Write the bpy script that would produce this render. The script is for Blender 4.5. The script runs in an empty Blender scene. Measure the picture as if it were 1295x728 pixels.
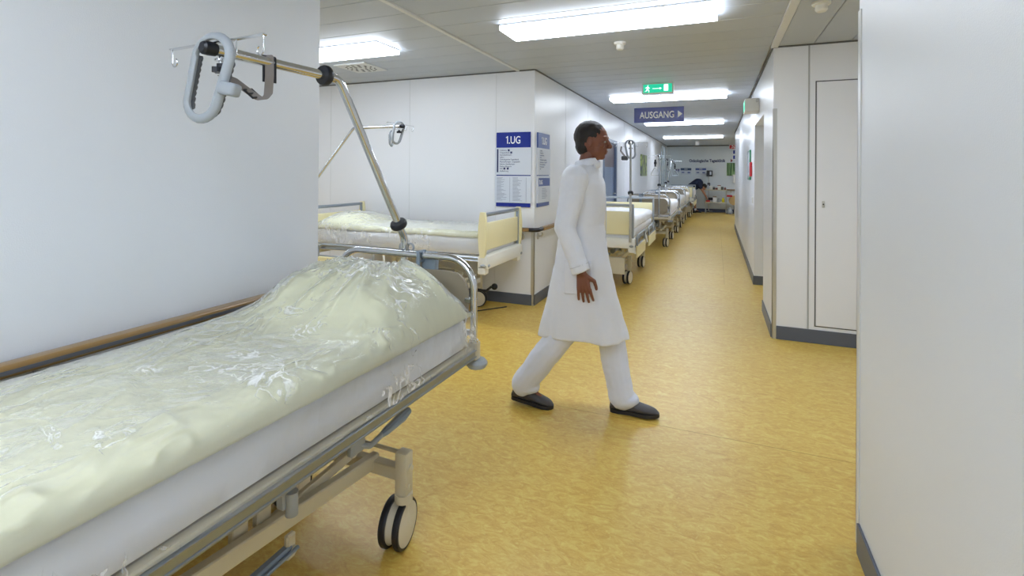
import bpy, bmesh, math, random
from mathutils import Vector, Matrix, Euler, noise
PI = math.pi
random.seed(4)
S = bpy.context.scene
C = S.collection
# ------------------------------------------------------------------ camera
FPX, YAW, PITCH, ROLL, CY = 627.544, 0.391080, 0.0033725, -0.0072586, 216.893
cy_, sy_, cp_, sp_ = math.cos(YAW), math.sin(YAW), math.cos(PITCH), math.sin(PITCH)
fw = Vector((-sy_*cp_, cy_*cp_, sp_)); rt = Vector((cy_, sy_, 0)); dn = -(rt.cross(fw))
rt2 = math.cos(ROLL)*rt + math.sin(ROLL)*dn; dn2 = -math.sin(ROLL)*rt + math.cos(ROLL)*dn
cam_d = bpy.data.cameras.new('camera'); cam = bpy.data.objects.new('camera', cam_d); C.objects.link(cam)
m = Matrix((rt2, -dn2, -fw)).transposed().to_4x4(); m.translation = (0, 0, 1.42); cam.matrix_world = m
cam_d.sensor_fit = 'HORIZONTAL'; cam_d.sensor_width = 36; cam_d.lens = 36*FPX/1295
cam_d.shift_y = -(364-CY)/1295; cam_d.clip_start = .02; cam_d.clip_end = 100
S.camera = cam
# ------------------------------------------------------------------ light levels
W = bpy.data.worlds.new('world'); S.world = W; W.use_nodes = True
W.node_tree.nodes['Background'].inputs[0].default_value = (.8, .88, 1, 1); W.node_tree.nodes['Background'].inputs[1].default_value = .3
LAMP = 17.0
S.view_settings.view_transform = 'Standard'; S.view_settings.look = 'None'
S.view_settings.exposure = 0.0; S.view_settings.gamma = 1; S.view_settings.use_curve_mapping = False
S.cycles.use_denoising = True; S.cycles.max_bounces = 10; S.cycles.diffuse_bounces = 6; S.cycles.transparent_max_bounces = 16
S.cycles.sample_clamp_indirect = 6
# ------------------------------------------------------------------ materials
def srgb(r, g, b):
    f = lambda c: (c/255/12.92) if c/255 <= .04045 else ((c/255+.055)/1.055)**2.4
    return (f(r), f(g), f(b), 1)
def mat(name, col, rough=.5, metal=0, spec=.5, noise_amt=0, scale=8, bump=0, bscale=200, coat=0, stretch=(1, 1, 1)):
    M = bpy.data.materials.new(name); M.use_nodes = True; nt = M.node_tree; b = nt.nodes['Principled BSDF']
    c = srgb(*col); b.inputs['Base Color'].default_value = c; b.inputs['Roughness'].default_value = rough
    b.inputs['Metallic'].default_value = metal; b.inputs['Specular IOR Level'].default_value = spec
    b.inputs['Coat Weight'].default_value = coat
    tc = nt.nodes.new('ShaderNodeTexCoord'); mp = nt.nodes.new('ShaderNodeMapping'); mp.inputs['Scale'].default_value = stretch
    nt.links.new(tc.outputs['Object'], mp.inputs[0])
    n = nt.nodes.new('ShaderNodeTexNoise'); n.inputs['Scale'].default_value = scale; n.inputs['Detail'].default_value = 5
    nt.links.new(mp.outputs[0], n.inputs['Vector'])
    mx = nt.nodes.new('ShaderNodeMix'); mx.data_type = 'RGBA'
    k = 1-noise_amt
    mx.inputs[6].default_value = (c[0]*k, c[1]*k, c[2]*k, 1); mx.inputs[7].default_value = (min(1, c[0]*(1+noise_amt)), min(1, c[1]*(1+noise_amt)), min(1, c[2]*(1+noise_amt)), 1)
    nt.links.new(n.outputs[0], mx.inputs[0]); nt.links.new(mx.outputs[2], b.inputs['Base Color'])
    if bump:
        n2 = nt.nodes.new('ShaderNodeTexNoise'); n2.inputs['Scale'].default_value = bscale; n2.inputs['Detail'].default_value = 3
        nt.links.new(mp.outputs[0], n2.inputs['Vector'])
        bp = nt.nodes.new('ShaderNodeBump'); bp.inputs['Strength'].default_value = bump; bp.inputs['Distance'].default_value = .002
        nt.links.new(n2.outputs[0], bp.inputs['Height']); nt.links.new(bp.outputs[0], b.inputs['Normal'])
    return M
def emit(name, col, s):
    M = bpy.data.materials.new(name); M.use_nodes = True; nt = M.node_tree; b = nt.nodes['Principled BSDF']
    b.inputs['Base Color'].default_value = srgb(*col); b.inputs['Emission Color'].default_value = srgb(*col); b.inputs['Emission Strength'].default_value = s
    return M
WALL = mat('wall_paint', (224, 228, 234), .42, noise_amt=.012, scale=1.5, bump=.25, bscale=260)
WALLS = mat('wall_panel_smooth', (228, 230, 234), .35, noise_amt=.012, scale=2)
ENDW = mat('end_wall_paint', (214, 221, 225), .4, noise_amt=.01)
BASE = mat('baseboard_vinyl', (88, 94, 106), .4, noise_amt=.05)
CEIL = mat('ceiling_metal_panel', (186, 194, 206), .45, metal=.1, spec=.4, noise_amt=.02, scale=3)
TRIMW = mat('white_metal_trim', (215, 218, 220), .35)
SEAM = mat('dark_seam', (95, 96, 98), .6)
STEEL = mat('brushed_steel', (200, 200, 196), .38, metal=.9)
CHROME = mat('chrome', (215, 217, 220), .12, metal=1)
ALU = mat('anodised_aluminium', (160, 168, 178), .3, metal=.9, noise_amt=.05, scale=30, stretch=(1, .1, 1))
CREAM = mat('cream_powder_coat', (206, 198, 174), .38, noise_amt=.02)
WHITEP = mat('white_powder_coat', (232, 232, 226), .35, noise_amt=.01)
PANELY = mat('pale_yellow_laminate', (238, 229, 184), .35, noise_amt=.02, scale=4)
TAUPE = mat('taupe_laminate', (150, 140, 122), .45, noise_amt=.02)
GREYP = mat('grey_plastic', (158, 165, 172), .4)
GREYB = mat('bluegrey_plastic', (132, 146, 162), .4)
DGREY = mat('dark_grey_rubber', (88, 90, 96), .55)
BLACK = mat('black_rubber', (22, 25, 34), .4)
WHEELC = mat('wheel_cover_cream', (214, 208, 190), .35)
WOOD = mat('handrail_wood', (142, 110, 62), .35, noise_amt=.12, scale=14, stretch=(6, .6, 6), coat=.3)
STRAP = mat('grey_webbing', (140, 134, 132), .8, bump=.4, bscale=600)
DUVET = mat('cream_duvet', (228, 226, 196), .8, noise_amt=.03, scale=3, bump=.2, bscale=90)
SHEET = mat('white_sheet', (238, 238, 242), .8, noise_amt=.01)
BEDW = mat('white_bed_linen', (243, 243, 244), .8, noise_amt=.01)
BLUE = mat('sign_blue', (20, 42, 140), .25)
BLUE2 = mat('sign_blue_dull', (62, 84, 150), .35)
NAVYT = mat('navy_letter', (28, 40, 92), .4)
SIGNG = mat('sign_grey_face', (206, 212, 222), .25)
SIGNW = mat('sign_white', (240, 242, 245), .35)
TXTG = mat('grey_print', (120, 128, 150), .5)
RED = mat('red_enamel', (186, 28, 38), .35)
GREEN = mat('green_enamel', (30, 120, 84), .35)
YEL = mat('yellow_plastic', (226, 214, 40), .4)
DOORB = mat('bluegrey_door', (122, 142, 176), .3, noise_amt=.03)
DOORF = mat('bluegrey_door_frame', (104, 120, 150), .35)
DOORD = mat('mauve_transom', (112, 100, 112), .3)
LIGHTM = emit('tube_diffuser', (234, 243, 255), LAMP)
GREENL = emit('exit_sign_green', (30, 190, 150), .9)
WHITEL = emit('exit_sign_white', (235, 255, 248), 1.2)
SKIN = mat('brown_skin', (122, 74, 56), .5, noise_amt=.04, scale=20)
SKIN2 = mat('tan_skin', (182, 128, 100), .5, noise_amt=.04, scale=20)
HAIR = mat('black_hair', (30, 24, 22), .6, bump=.8, bscale=300)
COAT = mat('white_coat_cotton', (226, 229, 238), .8, noise_amt=.02, bump=.2, bscale=300)
TROUS = mat('white_trousers_cotton', (222, 227, 242), .8, noise_amt=.02, bump=.2, bscale=300)
SHOE = mat('dark_grey_leather', (70, 68, 72), .45, noise_amt=.1)
SOLE = mat('dark_sole', (40, 38, 40), .6)
NAVY = mat('navy_shirt', (30, 38, 62), .85, noise_amt=.05)
SHORT = mat('dark_shorts', (44, 50, 52), .85, noise_amt=.05)
EYEW = mat('eye_white', (150, 142, 134), .6)
def floor_mat():
    M = bpy.data.materials.new('yellow_linoleum'); M.use_nodes = True; nt = M.node_tree; L = nt.links.new; N = nt.nodes.new; b = nt.nodes['Principled BSDF']
    tc = N('ShaderNodeTexCoord'); mp = N('ShaderNodeMapping'); mp.inputs['Scale'].default_value = (1, 1.9, 1); mp.inputs['Rotation'].default_value = (0, 0, .12)
    L(tc.outputs['Object'], mp.inputs[0])
    n1 = N('ShaderNodeTexNoise'); n1.inputs['Scale'].default_value = 13; n1.inputs['Detail'].default_value = 8; n1.inputs['Roughness'].default_value = .68; n1.inputs['Distortion'].default_value = 1.6
    n2 = N('ShaderNodeTexNoise'); n2.inputs['Scale'].default_value = 42; n2.inputs['Detail'].default_value = 6; n2.inputs['Distortion'].default_value = 1.2
    n3 = N('ShaderNodeTexNoise'); n3.inputs['Scale'].default_value = 2.5; n3.inputs['Detail'].default_value = 3
    for n in (n1, n2): L(mp.outputs[0], n.inputs['Vector'])
    L(tc.outputs['Object'], n3.inputs['Vector'])
    r = N('ShaderNodeValToRGB'); r.color_ramp.elements[0].position = .33; r.color_ramp.elements[0].color = srgb(200, 154, 64)
    r.color_ramp.elements[1].position = .68; r.color_ramp.elements[1].color = srgb(222, 200, 106)
    e = r.color_ramp.elements.new(.5); e.color = srgb(212, 175, 80)
    L(n1.outputs[0], r.inputs[0])
    r2 = N('ShaderNodeValToRGB'); r2.color_ramp.elements[0].position = .56; r2.color_ramp.elements[0].color = (0, 0, 0, 1); r2.color_ramp.elements[1].position = .7; r2.color_ramp.elements[1].color = (.5, .5, .5, 1)
    L(n2.outputs[0], r2.inputs[0])
    mx = N('ShaderNodeMix'); mx.data_type = 'RGBA'; mx.inputs[7].default_value = srgb(228, 214, 122)
    L(r2.outputs[0], mx.inputs[0]); L(r.outputs[0], mx.inputs[6]); L(mx.outputs[2], b.inputs['Base Color'])
    mr = N('ShaderNodeMapRange'); mr.inputs[3].default_value = .30; mr.inputs[4].default_value = .40; L(n3.outputs[0], mr.inputs[0]); L(mr.outputs[0], b.inputs['Roughness'])
    b.inputs['Specular IOR Level'].default_value = .75
    bp = N('ShaderNodeBump'); bp.inputs['Strength'].default_value = .04; bp.inputs['Distance'].default_value = .002; L(n2.outputs[0], bp.inputs['Height']); L(bp.outputs[0], b.inputs['Normal'])
    return M
FLOOR = floor_mat()
def film_mat():
    M = bpy.data.materials.new('clear_plastic_film'); M.use_nodes = True; nt = M.node_tree; L = nt.links.new; N = nt.nodes.new
    b = nt.nodes['Principled BSDF']; out = nt.nodes['Material Output']
    b.inputs['Base Color'].default_value = (.97, .98, 1, 1); b.inputs['Roughness'].default_value = .14; b.inputs['Specular IOR Level'].default_value = 1.0
    tr = N('ShaderNodeBsdfTransparent'); tr.inputs[0].default_value = (.97, .98, .98, 1)
    mix = N('ShaderNodeMixShader'); L(tr.outputs[0], mix.inputs[1]); L(b.outputs[0], mix.inputs[2]); L(mix.outputs[0], out.inputs[0])
    tc = N('ShaderNodeTexCoord'); n0 = N('ShaderNodeTexNoise'); n0.inputs['Scale'].default_value = 7; n0.inputs['Detail'].default_value = 3
    L(tc.outputs['Object'], n0.inputs['Vector'])
    ad = N('ShaderNodeMix'); ad.data_type = 'VECTOR'; ad.inputs[0].default_value = .12; L(tc.outputs['Object'], ad.inputs[4]); L(n0.outputs['Color'], ad.inputs[5])
    mp = N('ShaderNodeMapping'); mp.inputs['Scale'].default_value = (1.0, 2.2, 1); mp.inputs['Rotation'].default_value = (0, 0, .5); L(ad.outputs[1], mp.inputs[0])
    v = N('ShaderNodeTexVoronoi'); v.feature = 'SMOOTH_F1'; v.inputs['Scale'].default_value = 9; v.inputs['Smoothness'].default_value = .25; L(mp.outputs[0], v.inputs['Vector'])
    n1 = N('ShaderNodeTexNoise'); n1.inputs['Scale'].default_value = 34; n1.inputs['Detail'].default_value = 6; n1.inputs['Distortion'].default_value = 1.0; L(mp.outputs[0], n1.inputs['Vector'])
    sm = N('ShaderNodeMath'); sm.operation = 'ADD'; L(v.outputs['Distance'], sm.inputs[0])
    s2 = N('ShaderNodeMath'); s2.operation = 'MULTIPLY'; s2.inputs[1].default_value = .22; L(n1.outputs[0], s2.inputs[0]); L(s2.outputs[0], sm.inputs[1])
    bp = N('ShaderNodeBump'); bp.inputs['Strength'].default_value = .32; bp.inputs['Distance'].default_value = .02; L(sm.outputs[0], bp.inputs['Height']); L(bp.outputs[0], b.inputs['Normal'])
    fr = N('ShaderNodeFresnel'); fr.inputs[0].default_value = 1.6; L(bp.outputs[0], fr.inputs['Normal'])
    mr = N('ShaderNodeMapRange'); mr.inputs[1].default_value = .04; mr.inputs[2].default_value = .6; mr.inputs[3].default_value = .13; mr.inputs[4].default_value = .75
    L(fr.outputs[0], mr.inputs[0])
    # thin white lines in clusters: crease haze, plus highlights painted into the mix
    m2 = N('ShaderNodeMapping'); m2.inputs['Scale'].default_value = (1, 1.7, 1); m2.inputs['Rotation'].default_value = (0, 0, .7); L(ad.outputs[1], m2.inputs[0])
    nl = N('ShaderNodeTexNoise'); nl.inputs['Scale'].default_value = 7; nl.inputs['Detail'].default_value = 5; nl.inputs['Distortion'].default_value = 1.6; L(m2.outputs[0], nl.inputs['Vector'])
    sb = N('ShaderNodeMath'); sb.operation = 'SUBTRACT'; sb.inputs[1].default_value = .5; L(nl.outputs[0], sb.inputs[0])
    ab = N('ShaderNodeMath'); ab.operation = 'ABSOLUTE'; L(sb.outputs[0], ab.inputs[0])
    l1 = N('ShaderNodeMapRange'); l1.inputs[1].default_value = 0; l1.inputs[2].default_value = .045; l1.inputs[3].default_value = 1; l1.inputs[4].default_value = 0; L(ab.outputs[0], l1.inputs[0])
    nc = N('ShaderNodeTexNoise'); nc.inputs['Scale'].default_value = 3.5; nc.inputs['Detail'].default_value = 2; L(tc.outputs['Object'], nc.inputs['Vector'])
    l2 = N('ShaderNodeMapRange'); l2.inputs[1].default_value = .48; l2.inputs[2].default_value = .62; l2.inputs[3].default_value = 0; l2.inputs[4].default_value = .9; L(nc.outputs[0], l2.inputs[0])
    mu = N('ShaderNodeMath'); mu.operation = 'MULTIPLY'; L(l1.outputs[0], mu.inputs[0]); L(l2.outputs[0], mu.inputs[1])
    mxx = N('ShaderNodeMath'); mxx.operation = 'MAXIMUM'; L(mr.outputs[0], mxx.inputs[0]); L(mu.outputs[0], mxx.inputs[1]); L(mxx.outputs[0], mix.inputs[0])
    return M
FILM = film_mat()
def glass_mat():
    M = bpy.data.materials.new('door_glass'); M.use_nodes = True; b = M.node_tree.nodes['Principled BSDF']
    b.inputs['Base Color'].default_value = (.75, .82, .86, 1); b.inputs['Transmission Weight'].default_value = .8; b.inputs['Roughness'].default_value = .05; b.inputs['IOR'].default_value = 1.1
    return M
GLASS = glass_mat()
def picture_mat(name, a, b_, c, sc):
    M = bpy.data.materials.new(name); M.use_nodes = True; nt = M.node_tree; L = nt.links.new; N = nt.nodes.new; b = nt.nodes['Principled BSDF']; b.inputs['Roughness'].default_value = .3
    tc = N('ShaderNodeTexCoord'); mp = N('ShaderNodeMapping'); mp.inputs['Scale'].default_value = sc; L(tc.outputs['Object'], mp.inputs[0])
    n = N('ShaderNodeTexNoise'); n.inputs['Scale'].default_value = 2.2; n.inputs['Detail'].default_value = 4; n.inputs['Distortion'].default_value = 1; L(mp.outputs[0], n.inputs['Vector'])
    r = N('ShaderNodeValToRGB'); r.color_ramp.elements[0].position = .38; r.color_ramp.elements[0].color = srgb(*a); r.color_ramp.elements[1].position = .62; r.color_ramp.elements[1].color = srgb(*c)
    e = r.color_ramp.elements.new(.5); e.color = srgb(*b_); L(n.outputs[0], r.inputs[0]); L(r.outputs[0], b.inputs['Base Color'])
    return M
# ------------------------------------------------------------------ mesh helpers
class MB:
    def __init__(s, M=None): s.v = []; s.f = []; s.M = M or Matrix.Identity(4)
    def add(s, vs, fs, M=None):
        o = len(s.v); T = s.M @ M if M is not None else s.M
        s.v += [tuple(T @ Vector(p)) for p in vs]; s.f += [tuple(i+o for i in f) for f in fs]; return s
    def box(s, lo, hi, bev=0, M=None, seg=1):
        x0, y0, z0 = lo; x1, y1, z1 = hi
        vs = [(x0, y0, z0), (x1, y0, z0), (x1, y1, z0), (x0, y1, z0), (x0, y0, z1), (x1, y0, z1), (x1, y1, z1), (x0, y1, z1)]
        fs = [(3, 2, 1, 0), (4, 5, 6, 7), (0, 1, 5, 4), (1, 2, 6, 5), (2, 3, 7, 6), (3, 0, 4, 7)]
        if bev:
            bm = bmesh.new(); bv = [bm.verts.new(p) for p in vs]
            for f in fs: bm.faces.new([bv[i] for i in f])
            bmesh.ops.bevel(bm, geom=bm.edges[:], offset=bev, segments=seg, profile=.5, affect='EDGES')
            bm.verts.index_update(); vs = [v.co.copy() for v in bm.verts]; fs = [[v.index for v in f.verts] for f in bm.faces]; bm.free()
        return s.add(vs, fs, M)
    def bar(s, a, b, w, h, bev=0, up=(0, 0, 1)):      # rectangular bar from a to b, w sideways, h along up
        a = Vector(a); b = Vector(b); d = (b-a); L = d.length; d.normalize(); u = Vector(up); x = d.cross(u).normalized(); u = x.cross(d)
        M = Matrix((x, d, u)).transposed().to_4x4(); M.translation = a
        return s.box((-w/2, 0, -h/2), (w/2, L, h/2), bev, M)
    def tube(s, pts, r, n=10, closed=False, rs=None, flat=1.0):
        P = [Vector(p) for p in pts]; k = len(P); vs = []; fs = []; nrm = None
        for i in range(k):
            a = P[(i-1) % k] if (closed or i > 0) else P[i]; b = P[(i+1) % k] if (closed or i < k-1) else P[i]
            t = (b-a).normalized()
            if nrm is None:
                nrm = t.orthogonal().normalized() if abs(t.z) > .9 else Vector((0, 0, 1)).cross(t).normalized()
            nrm = (nrm - t*nrm.dot(t)).normalized(); bn = t.cross(nrm); R = rs[i] if rs else r
            for j in range(n):
                a_ = 2*PI*j/n; vs.append(P[i]+nrm*math.cos(a_)*R+bn*math.sin(a_)*R*flat)
        for i in range(k if closed else k-1):
            for j in range(n):
                fs.append((i*n+j, i*n+(j+1) % n, ((i+1) % k)*n+(j+1) % n, ((i+1) % k)*n+j))
        if not closed: fs.append(tuple(range(n-1, -1, -1))); fs.append(tuple((k-1)*n+j for j in range(n)))
        return s.add(vs, fs)
    def cyl(s, a, b, r, r2=None, n=20):
        return s.tube([a, b], r, n, rs=[r, r if r2 is None else r2])
    def lathe(s, prof, M=None, n=24):                   # prof: (r, z)
        vs = []; fs = []
        for r, z in prof:
            for j in range(n): vs.append((r*math.cos(2*PI*j/n), r*math.sin(2*PI*j/n), z))
        for i in range(len(prof)-1):
            for j in range(n): fs.append((i*n+j, i*n+(j+1) % n, (i+1)*n+(j+1) % n, (i+1)*n+j))
        fs.append(tuple(range(n-1, -1, -1))); fs.append(tuple((len(prof)-1)*n+j for j in range(n)))
        return s.add(vs, fs, M)
    def prism(s, outline, M, d):                          # 2D outline in local xy, thickness d along z (centred)
        n = len(outline); vs = [(x, y, -d/2) for x, y in outline]+[(x, y, d/2) for x, y in outline]
        fs = [tuple(range(n-1, -1, -1)), tuple(range(n, 2*n))]+[(i, (i+1) % n, n+(i+1) % n, n+i) for i in range(n)]
        return s.add(vs, fs, M)
    def ball(s, c, r, R=None, n=16):
        if not hasattr(r, '__len__'): r = (r, r, r)
        vs = []; fs = []; h = n//2
        T = Matrix.Translation(c) @ (R.to_4x4() if R is not None else Matrix.Identity(4))
        for i in range(1, h):
            t = PI*i/h
            for j in range(n): vs.append((r[0]*math.sin(t)*math.cos(2*PI*j/n), r[1]*math.sin(t)*math.sin(2*PI*j/n), r[2]*math.cos(t)))
        for i in range(h-2):
            for j in range(n): fs.append((i*n+j, (i+1)*n+j, (i+1)*n+(j+1) % n, i*n+(j+1) % n))
        vs += [(0, 0, r[2]), (0, 0, -r[2])]; a = len(vs)-2
        for j in range(n): fs.append((a, j, (j+1) % n)); fs.append((a+1, (h-2)*n+(j+1) % n, (h-2)*n+j))
        return s.add(vs, fs, T)
    def cap(s, a, b, ra, rb, n=14):                        # tapered capsule
        a = Vector(a); b = Vector(b); d = (b-a).normalized()
        pts = []; rs = []
        for i in range(5): t = PI/2*i/4; pts.append(a-d*ra*math.cos(t)); rs.append(max(.0008, ra*math.sin(t)))
        for i in range(5): t = PI/2*(4-i)/4; pts.append(b+d*rb*math.cos(t)); rs.append(max(.0008, rb*math.sin(t)))
        return s.tube(pts, 0, n, rs=rs)
    def build(s, name, material, parent=None, smooth=True, kind=None, angle=35):
        me = bpy.data.meshes.new(name); me.from_pydata(s.v, [], s.f); me.update()
        if smooth:
            me.shade_smooth(); me.set_sharp_from_angle(angle=math.radians(angle))
        me.materials.append(material)
        o = bpy.data.objects.new(name, me); C.objects.link(o)
        if parent: o.parent = parent
        if kind: o['kind'] = kind
        return o
def fillet(pts, r, n=6, closed=False):
    P = [Vector(p) for p in pts]; out = []; k = len(P)
    for i, p in enumerate(P):
        if not closed and i in (0, k-1): out.append(p); continue
        a = P[i-1]; b = P[(i+1) % k]; u = (a-p); v = (b-p); ang = u.angle(v); t = min(r/math.tan(ang/2), u.length*.49, v.length*.49)
        R_ = t*math.tan(ang/2); s0 = p+u.normalized()*t; s1 = p+v.normalized()*t
        c = p+(u.normalized()+v.normalized()).normalized()*(R_/math.sin(ang/2))
        for j in range(n+1):
            w = j/n; q = s0.lerp(s1, w)-c
            out.append(c+q.normalized()*R_)
    return out
def thing(name, label, cat, loc=(0, 0, 0), rz=0, group=None):
    o = bpy.data.objects.new(name, None); C.objects.link(o); o.location = loc; o.rotation_euler = (0, 0, rz); o.empty_display_size = .1
    return tag(o, label, cat, group)
def tag(o, label, cat, group=None):
    o['label'] = label; o['category'] = cat
    if group: o['group'] = group
    return o
def struct(name, mb, m, smooth=False): return mb.build(name, m, None, smooth, 'structure')
def text(name, s, size, material, M, parent=None, align='LEFT', ext=.0008, sx=1.0, off=0):
    cu = bpy.data.curves.new('t', 'FONT'); cu.offset = off; cu.body = s; cu.size = size; cu.extrude = ext; cu.align_x = align; cu.resolution_u = 3
    ob = bpy.data.objects.new('t', cu); C.objects.link(ob); bpy.context.view_layer.update()
    me = bpy.data.meshes.new_from_object(ob.evaluated_get(bpy.context.evaluated_depsgraph_get())); bpy.data.objects.remove(ob)
    me.transform(M @ Matrix.Diagonal((sx, 1, 1, 1))); me.materials.clear(); me.materials.append(material); me.name = name
    o = bpy.data.objects.new(name, me); C.objects.link(o)
    if parent: o.parent = parent
    return o
def face_y(x, y, z):                                       # text plane facing -Y
    return Matrix(((1, 0, 0, x), (0, 0, -1, y), (0, 1, 0, z), (0, 0, 0, 1)))
def face_x(x, y, z):                                       # text plane facing +X
    return Matrix(((0, 0, 1, x), (1, 0, 0, y), (0, 1, 0, z), (0, 0, 0, 1)))
# ------------------------------------------------------------------ structure
H = 2.54; WL = -1.95; WR = .504; CL = -1.81; CR = .455; YE = 20.3
struct('floor', MB().box((-8, -6, -.1), (6, 21, 0)), FLOOR)
cb = MB()
def planks(x0, x1, y0, y1, along, w=.3):
    g = .004
    if along == 'x':
        y = y0
        while y < y1-.01:
            b = min(y+w, y1); cb.box((x0, y+g/2, H), (x1, b-g/2, H+.03), .004); y += w
    else:
        x = x0
        while x < x1-.01:
            b = min(x+w, x1); cb.box((x+g/2, y0, H), (b-g/2, y1, H+.03), .004); x += w
planks(-1.985, .43, -6, 5.02, 'x'); planks(CL-.02, .43, 5.02, YE, 'x'); planks(-8, -2.02, 2.04, 5.02, 'x')
planks(.49, 5, 2.265, 4.87, 'y', .27); planks(.43, 5, 14.5, YE, 'x')
struct('ceiling', cb, CEIL)
struct('ceiling_slab', MB().box((-8.2, -6.2, H+.04), (6, 21, H+.2)), WALLS)
struct('trim_1', MB().box((-2.02, 2.04, H-.012), (-1.985, 5.02, H+.03), .003), TRIMW)
struct('trim_2', MB().box((.43, 2.2, H-.012), (.488, 4.87, H+.03), .003), TRIMW)
struct('wall_left', MB().box((-2.09, -6, 0), (WL, 2.04, H+.04)).box((-8, 1.9, 0), (-2.09, 2.04, H+.04)), WALL)
struct('wall_side_hall_end', MB().box((-8.1, 1.9, 0), (-8, 5.1, H+.04)), WALL)
wc = MB().box((-8, 5.02, 0), (CL, 5.3, H+.04)).box((CL-.15, 5.3, 0), (CL, 8.55, H+.04)).box((CL-.15, 8.55, 2.05), (CL, 9.72, H+.04)).box((CL-.15, 9.72, 0), (CL, 18.05, H+.04))
struct('wall_corridor_left', wc, WALLS)
wcr = MB().box((CR, 4.87, 0), (5, 5.0, H+.04)).box((CR, 5.0, 0), (CR+.14, 5.8, H+.04)).box((CR, 5.8, 2.06), (CR+.5, 7.16, H+.04)).box((CR+.38, 5.0, 0), (CR+.5, 7.16, 2.06))
wcr.box((CR, 7.16, 0), (CR+.6, 14.5, H+.04))
struct('wall_corridor_right', wcr, WALLS)
struct('wall_right', MB().box((WR, -6, 0), (WR+.14, 2.265, H+.04)).box((WR+.14, 2.1, 0), (5, 2.265, H+.04)), WALL)
struct('wall_right_hall_end', MB().box((5, 2, 0), (5.1, 5, H+.04)), WALLS)
struct('wall_back', MB().box((-2.1, -6.1, 0), (.7, -6, H+.04)), WALL)
struct('wall_end', MB().box((CL-1.4, YE, 0), (5, YE+.15, H+.04)), ENDW)
struct('wall_far_right', MB().box((3.5, 14.5, 0), (3.6, YE, H+.04)).box((1, 14.4, 0), (3.6, 14.5, H+.04)), WALLS)
struct('wall_far_room', MB().box((CL-1.4, 18, 0), (CL-1.3, YE, H+.04)).box((CL-1.4, 17.9, 0), (CL-.1, 18, H+.04)), ENDW)
# glazed door pair at the end of the corridor, left
gf = MB()
for y in (18.05, 18.75, 19.5, 20.22): gf.box((CL-.06, y, 0), (CL, y+.08, H))
gf.box((CL-.06, 18.05, 0), (CL, 20.3, .12)).box((CL-.06, 18.05, H-.08), (CL, 20.3, H)).box((CL-.06, 18.05, 1.0), (CL, 20.3, 1.06))
wn = struct('window_1', gf, TRIMW)
gp = MB().box((CL-.035, 18.1, .1), (CL-.025, 20.25, H-.05)).build('pane', GLASS, wn, False); gp['kind'] = 'structure'
# blue door in the left corridor wall
d1 = MB().box((CL-.07, 8.6, 0), (CL-.03, 9.66, 2.0), .003); d1 = struct('door_1', d1, DOORB)
MB().box((CL-.1, 8.5, 0), (CL+.012, 8.6, 2.06), .003).box((CL-.1, 9.66, 0), (CL+.012, 9.75, 2.06), .003).box((CL-.1, 8.6, 1.99), (CL+.012, 9.66, 2.06), .003).build('door_frame', DOORF, d1, False)
MB().box((CL-.032, 8.62, 1.55), (CL-.028, 9.64, 1.97)).build('upper_panel', DOORD, d1, False)
MB().tube(fillet([(CL-.03, 9.55, 1.05), (CL+.02, 9.55, 1.05), (CL+.02, 9.43, 1.05)], .015), .009).build('door_handle', STEEL, d1)
# flush cabinet door in the right-hand panel
y = 4.87
d2 = struct('door_2', MB().box((.782, y-.006, .150), (1.75, y+.01, 2.212), .002), WALLS)
sm = MB().box((.772, y-.002, .143), (.781, y+.001, 2.22)).box((.772, y-.002, 2.212), (1.76, y+.001, 2.221)).box((.772, y-.002, .141), (1.76, y+.001, .149))
sm.build('door_gap', SEAM, d2, False)
MB().box((.822, y-.012, 1.15), (.842, y-.006, 1.205), .002).build('lock_plate', STEEL, d2)
MB().cyl((.832, y-.011, 1.178), (.832, y-.014, 1.178), .006, n=12).build('key_hole', BLACK, d2)
struct('trim_3', MB().box((.718, y-.004, .115), (.730, y, H)), mat('grey_joint', (170, 172, 172), .4))
# door in the doorway recess
struct('door_3', MB().box((CR+.34, 5.82, 0), (CR+.38, 7.14, 2.05), .003), WHITEP)
# wall panel joints
struct('trim_4', MB().box((-2.268, 5.017, 0.12), (-2.262, 5.02, H)).box((-3.4, 5.017, .12), (-3.394, 5.02, H)).box((-4.6, 5.017, .12), (-4.594, 5.02, H)), TRIMW)
jt = MB()
for yy in (6.2, 7.4, 8.2, 10.6, 11.8, 14.2, 15.4): jt.box((CL, yy, .12), (CL+.002, yy+.006, H))
struct('trim_5', jt, TRIMW)
# end wall joints
struct('trim_6', MB().box((-.155, YE-.003, .12), (-.145, YE, H)).box((-1.35, YE-.003, .12), (-1.34, YE, H)), TRIMW)
# thin dark grey strip, painted-in shadow line where walls meet the ceiling
sg = MB().box((-8, 5.008, H-.012), (CL, 5.02, H)).box((CL, 5.02, H-.012), (CL+.012, YE, H)).box((CR, 4.858, H-.012), (5, 4.87, H)).box((CR-.012, 4.87, H-.012), (CR, 14.5, H)).box((CL, YE-.012, H-.04), (4, YE, H))
struct('shadow_gap_strip', sg, SEAM)
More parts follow.
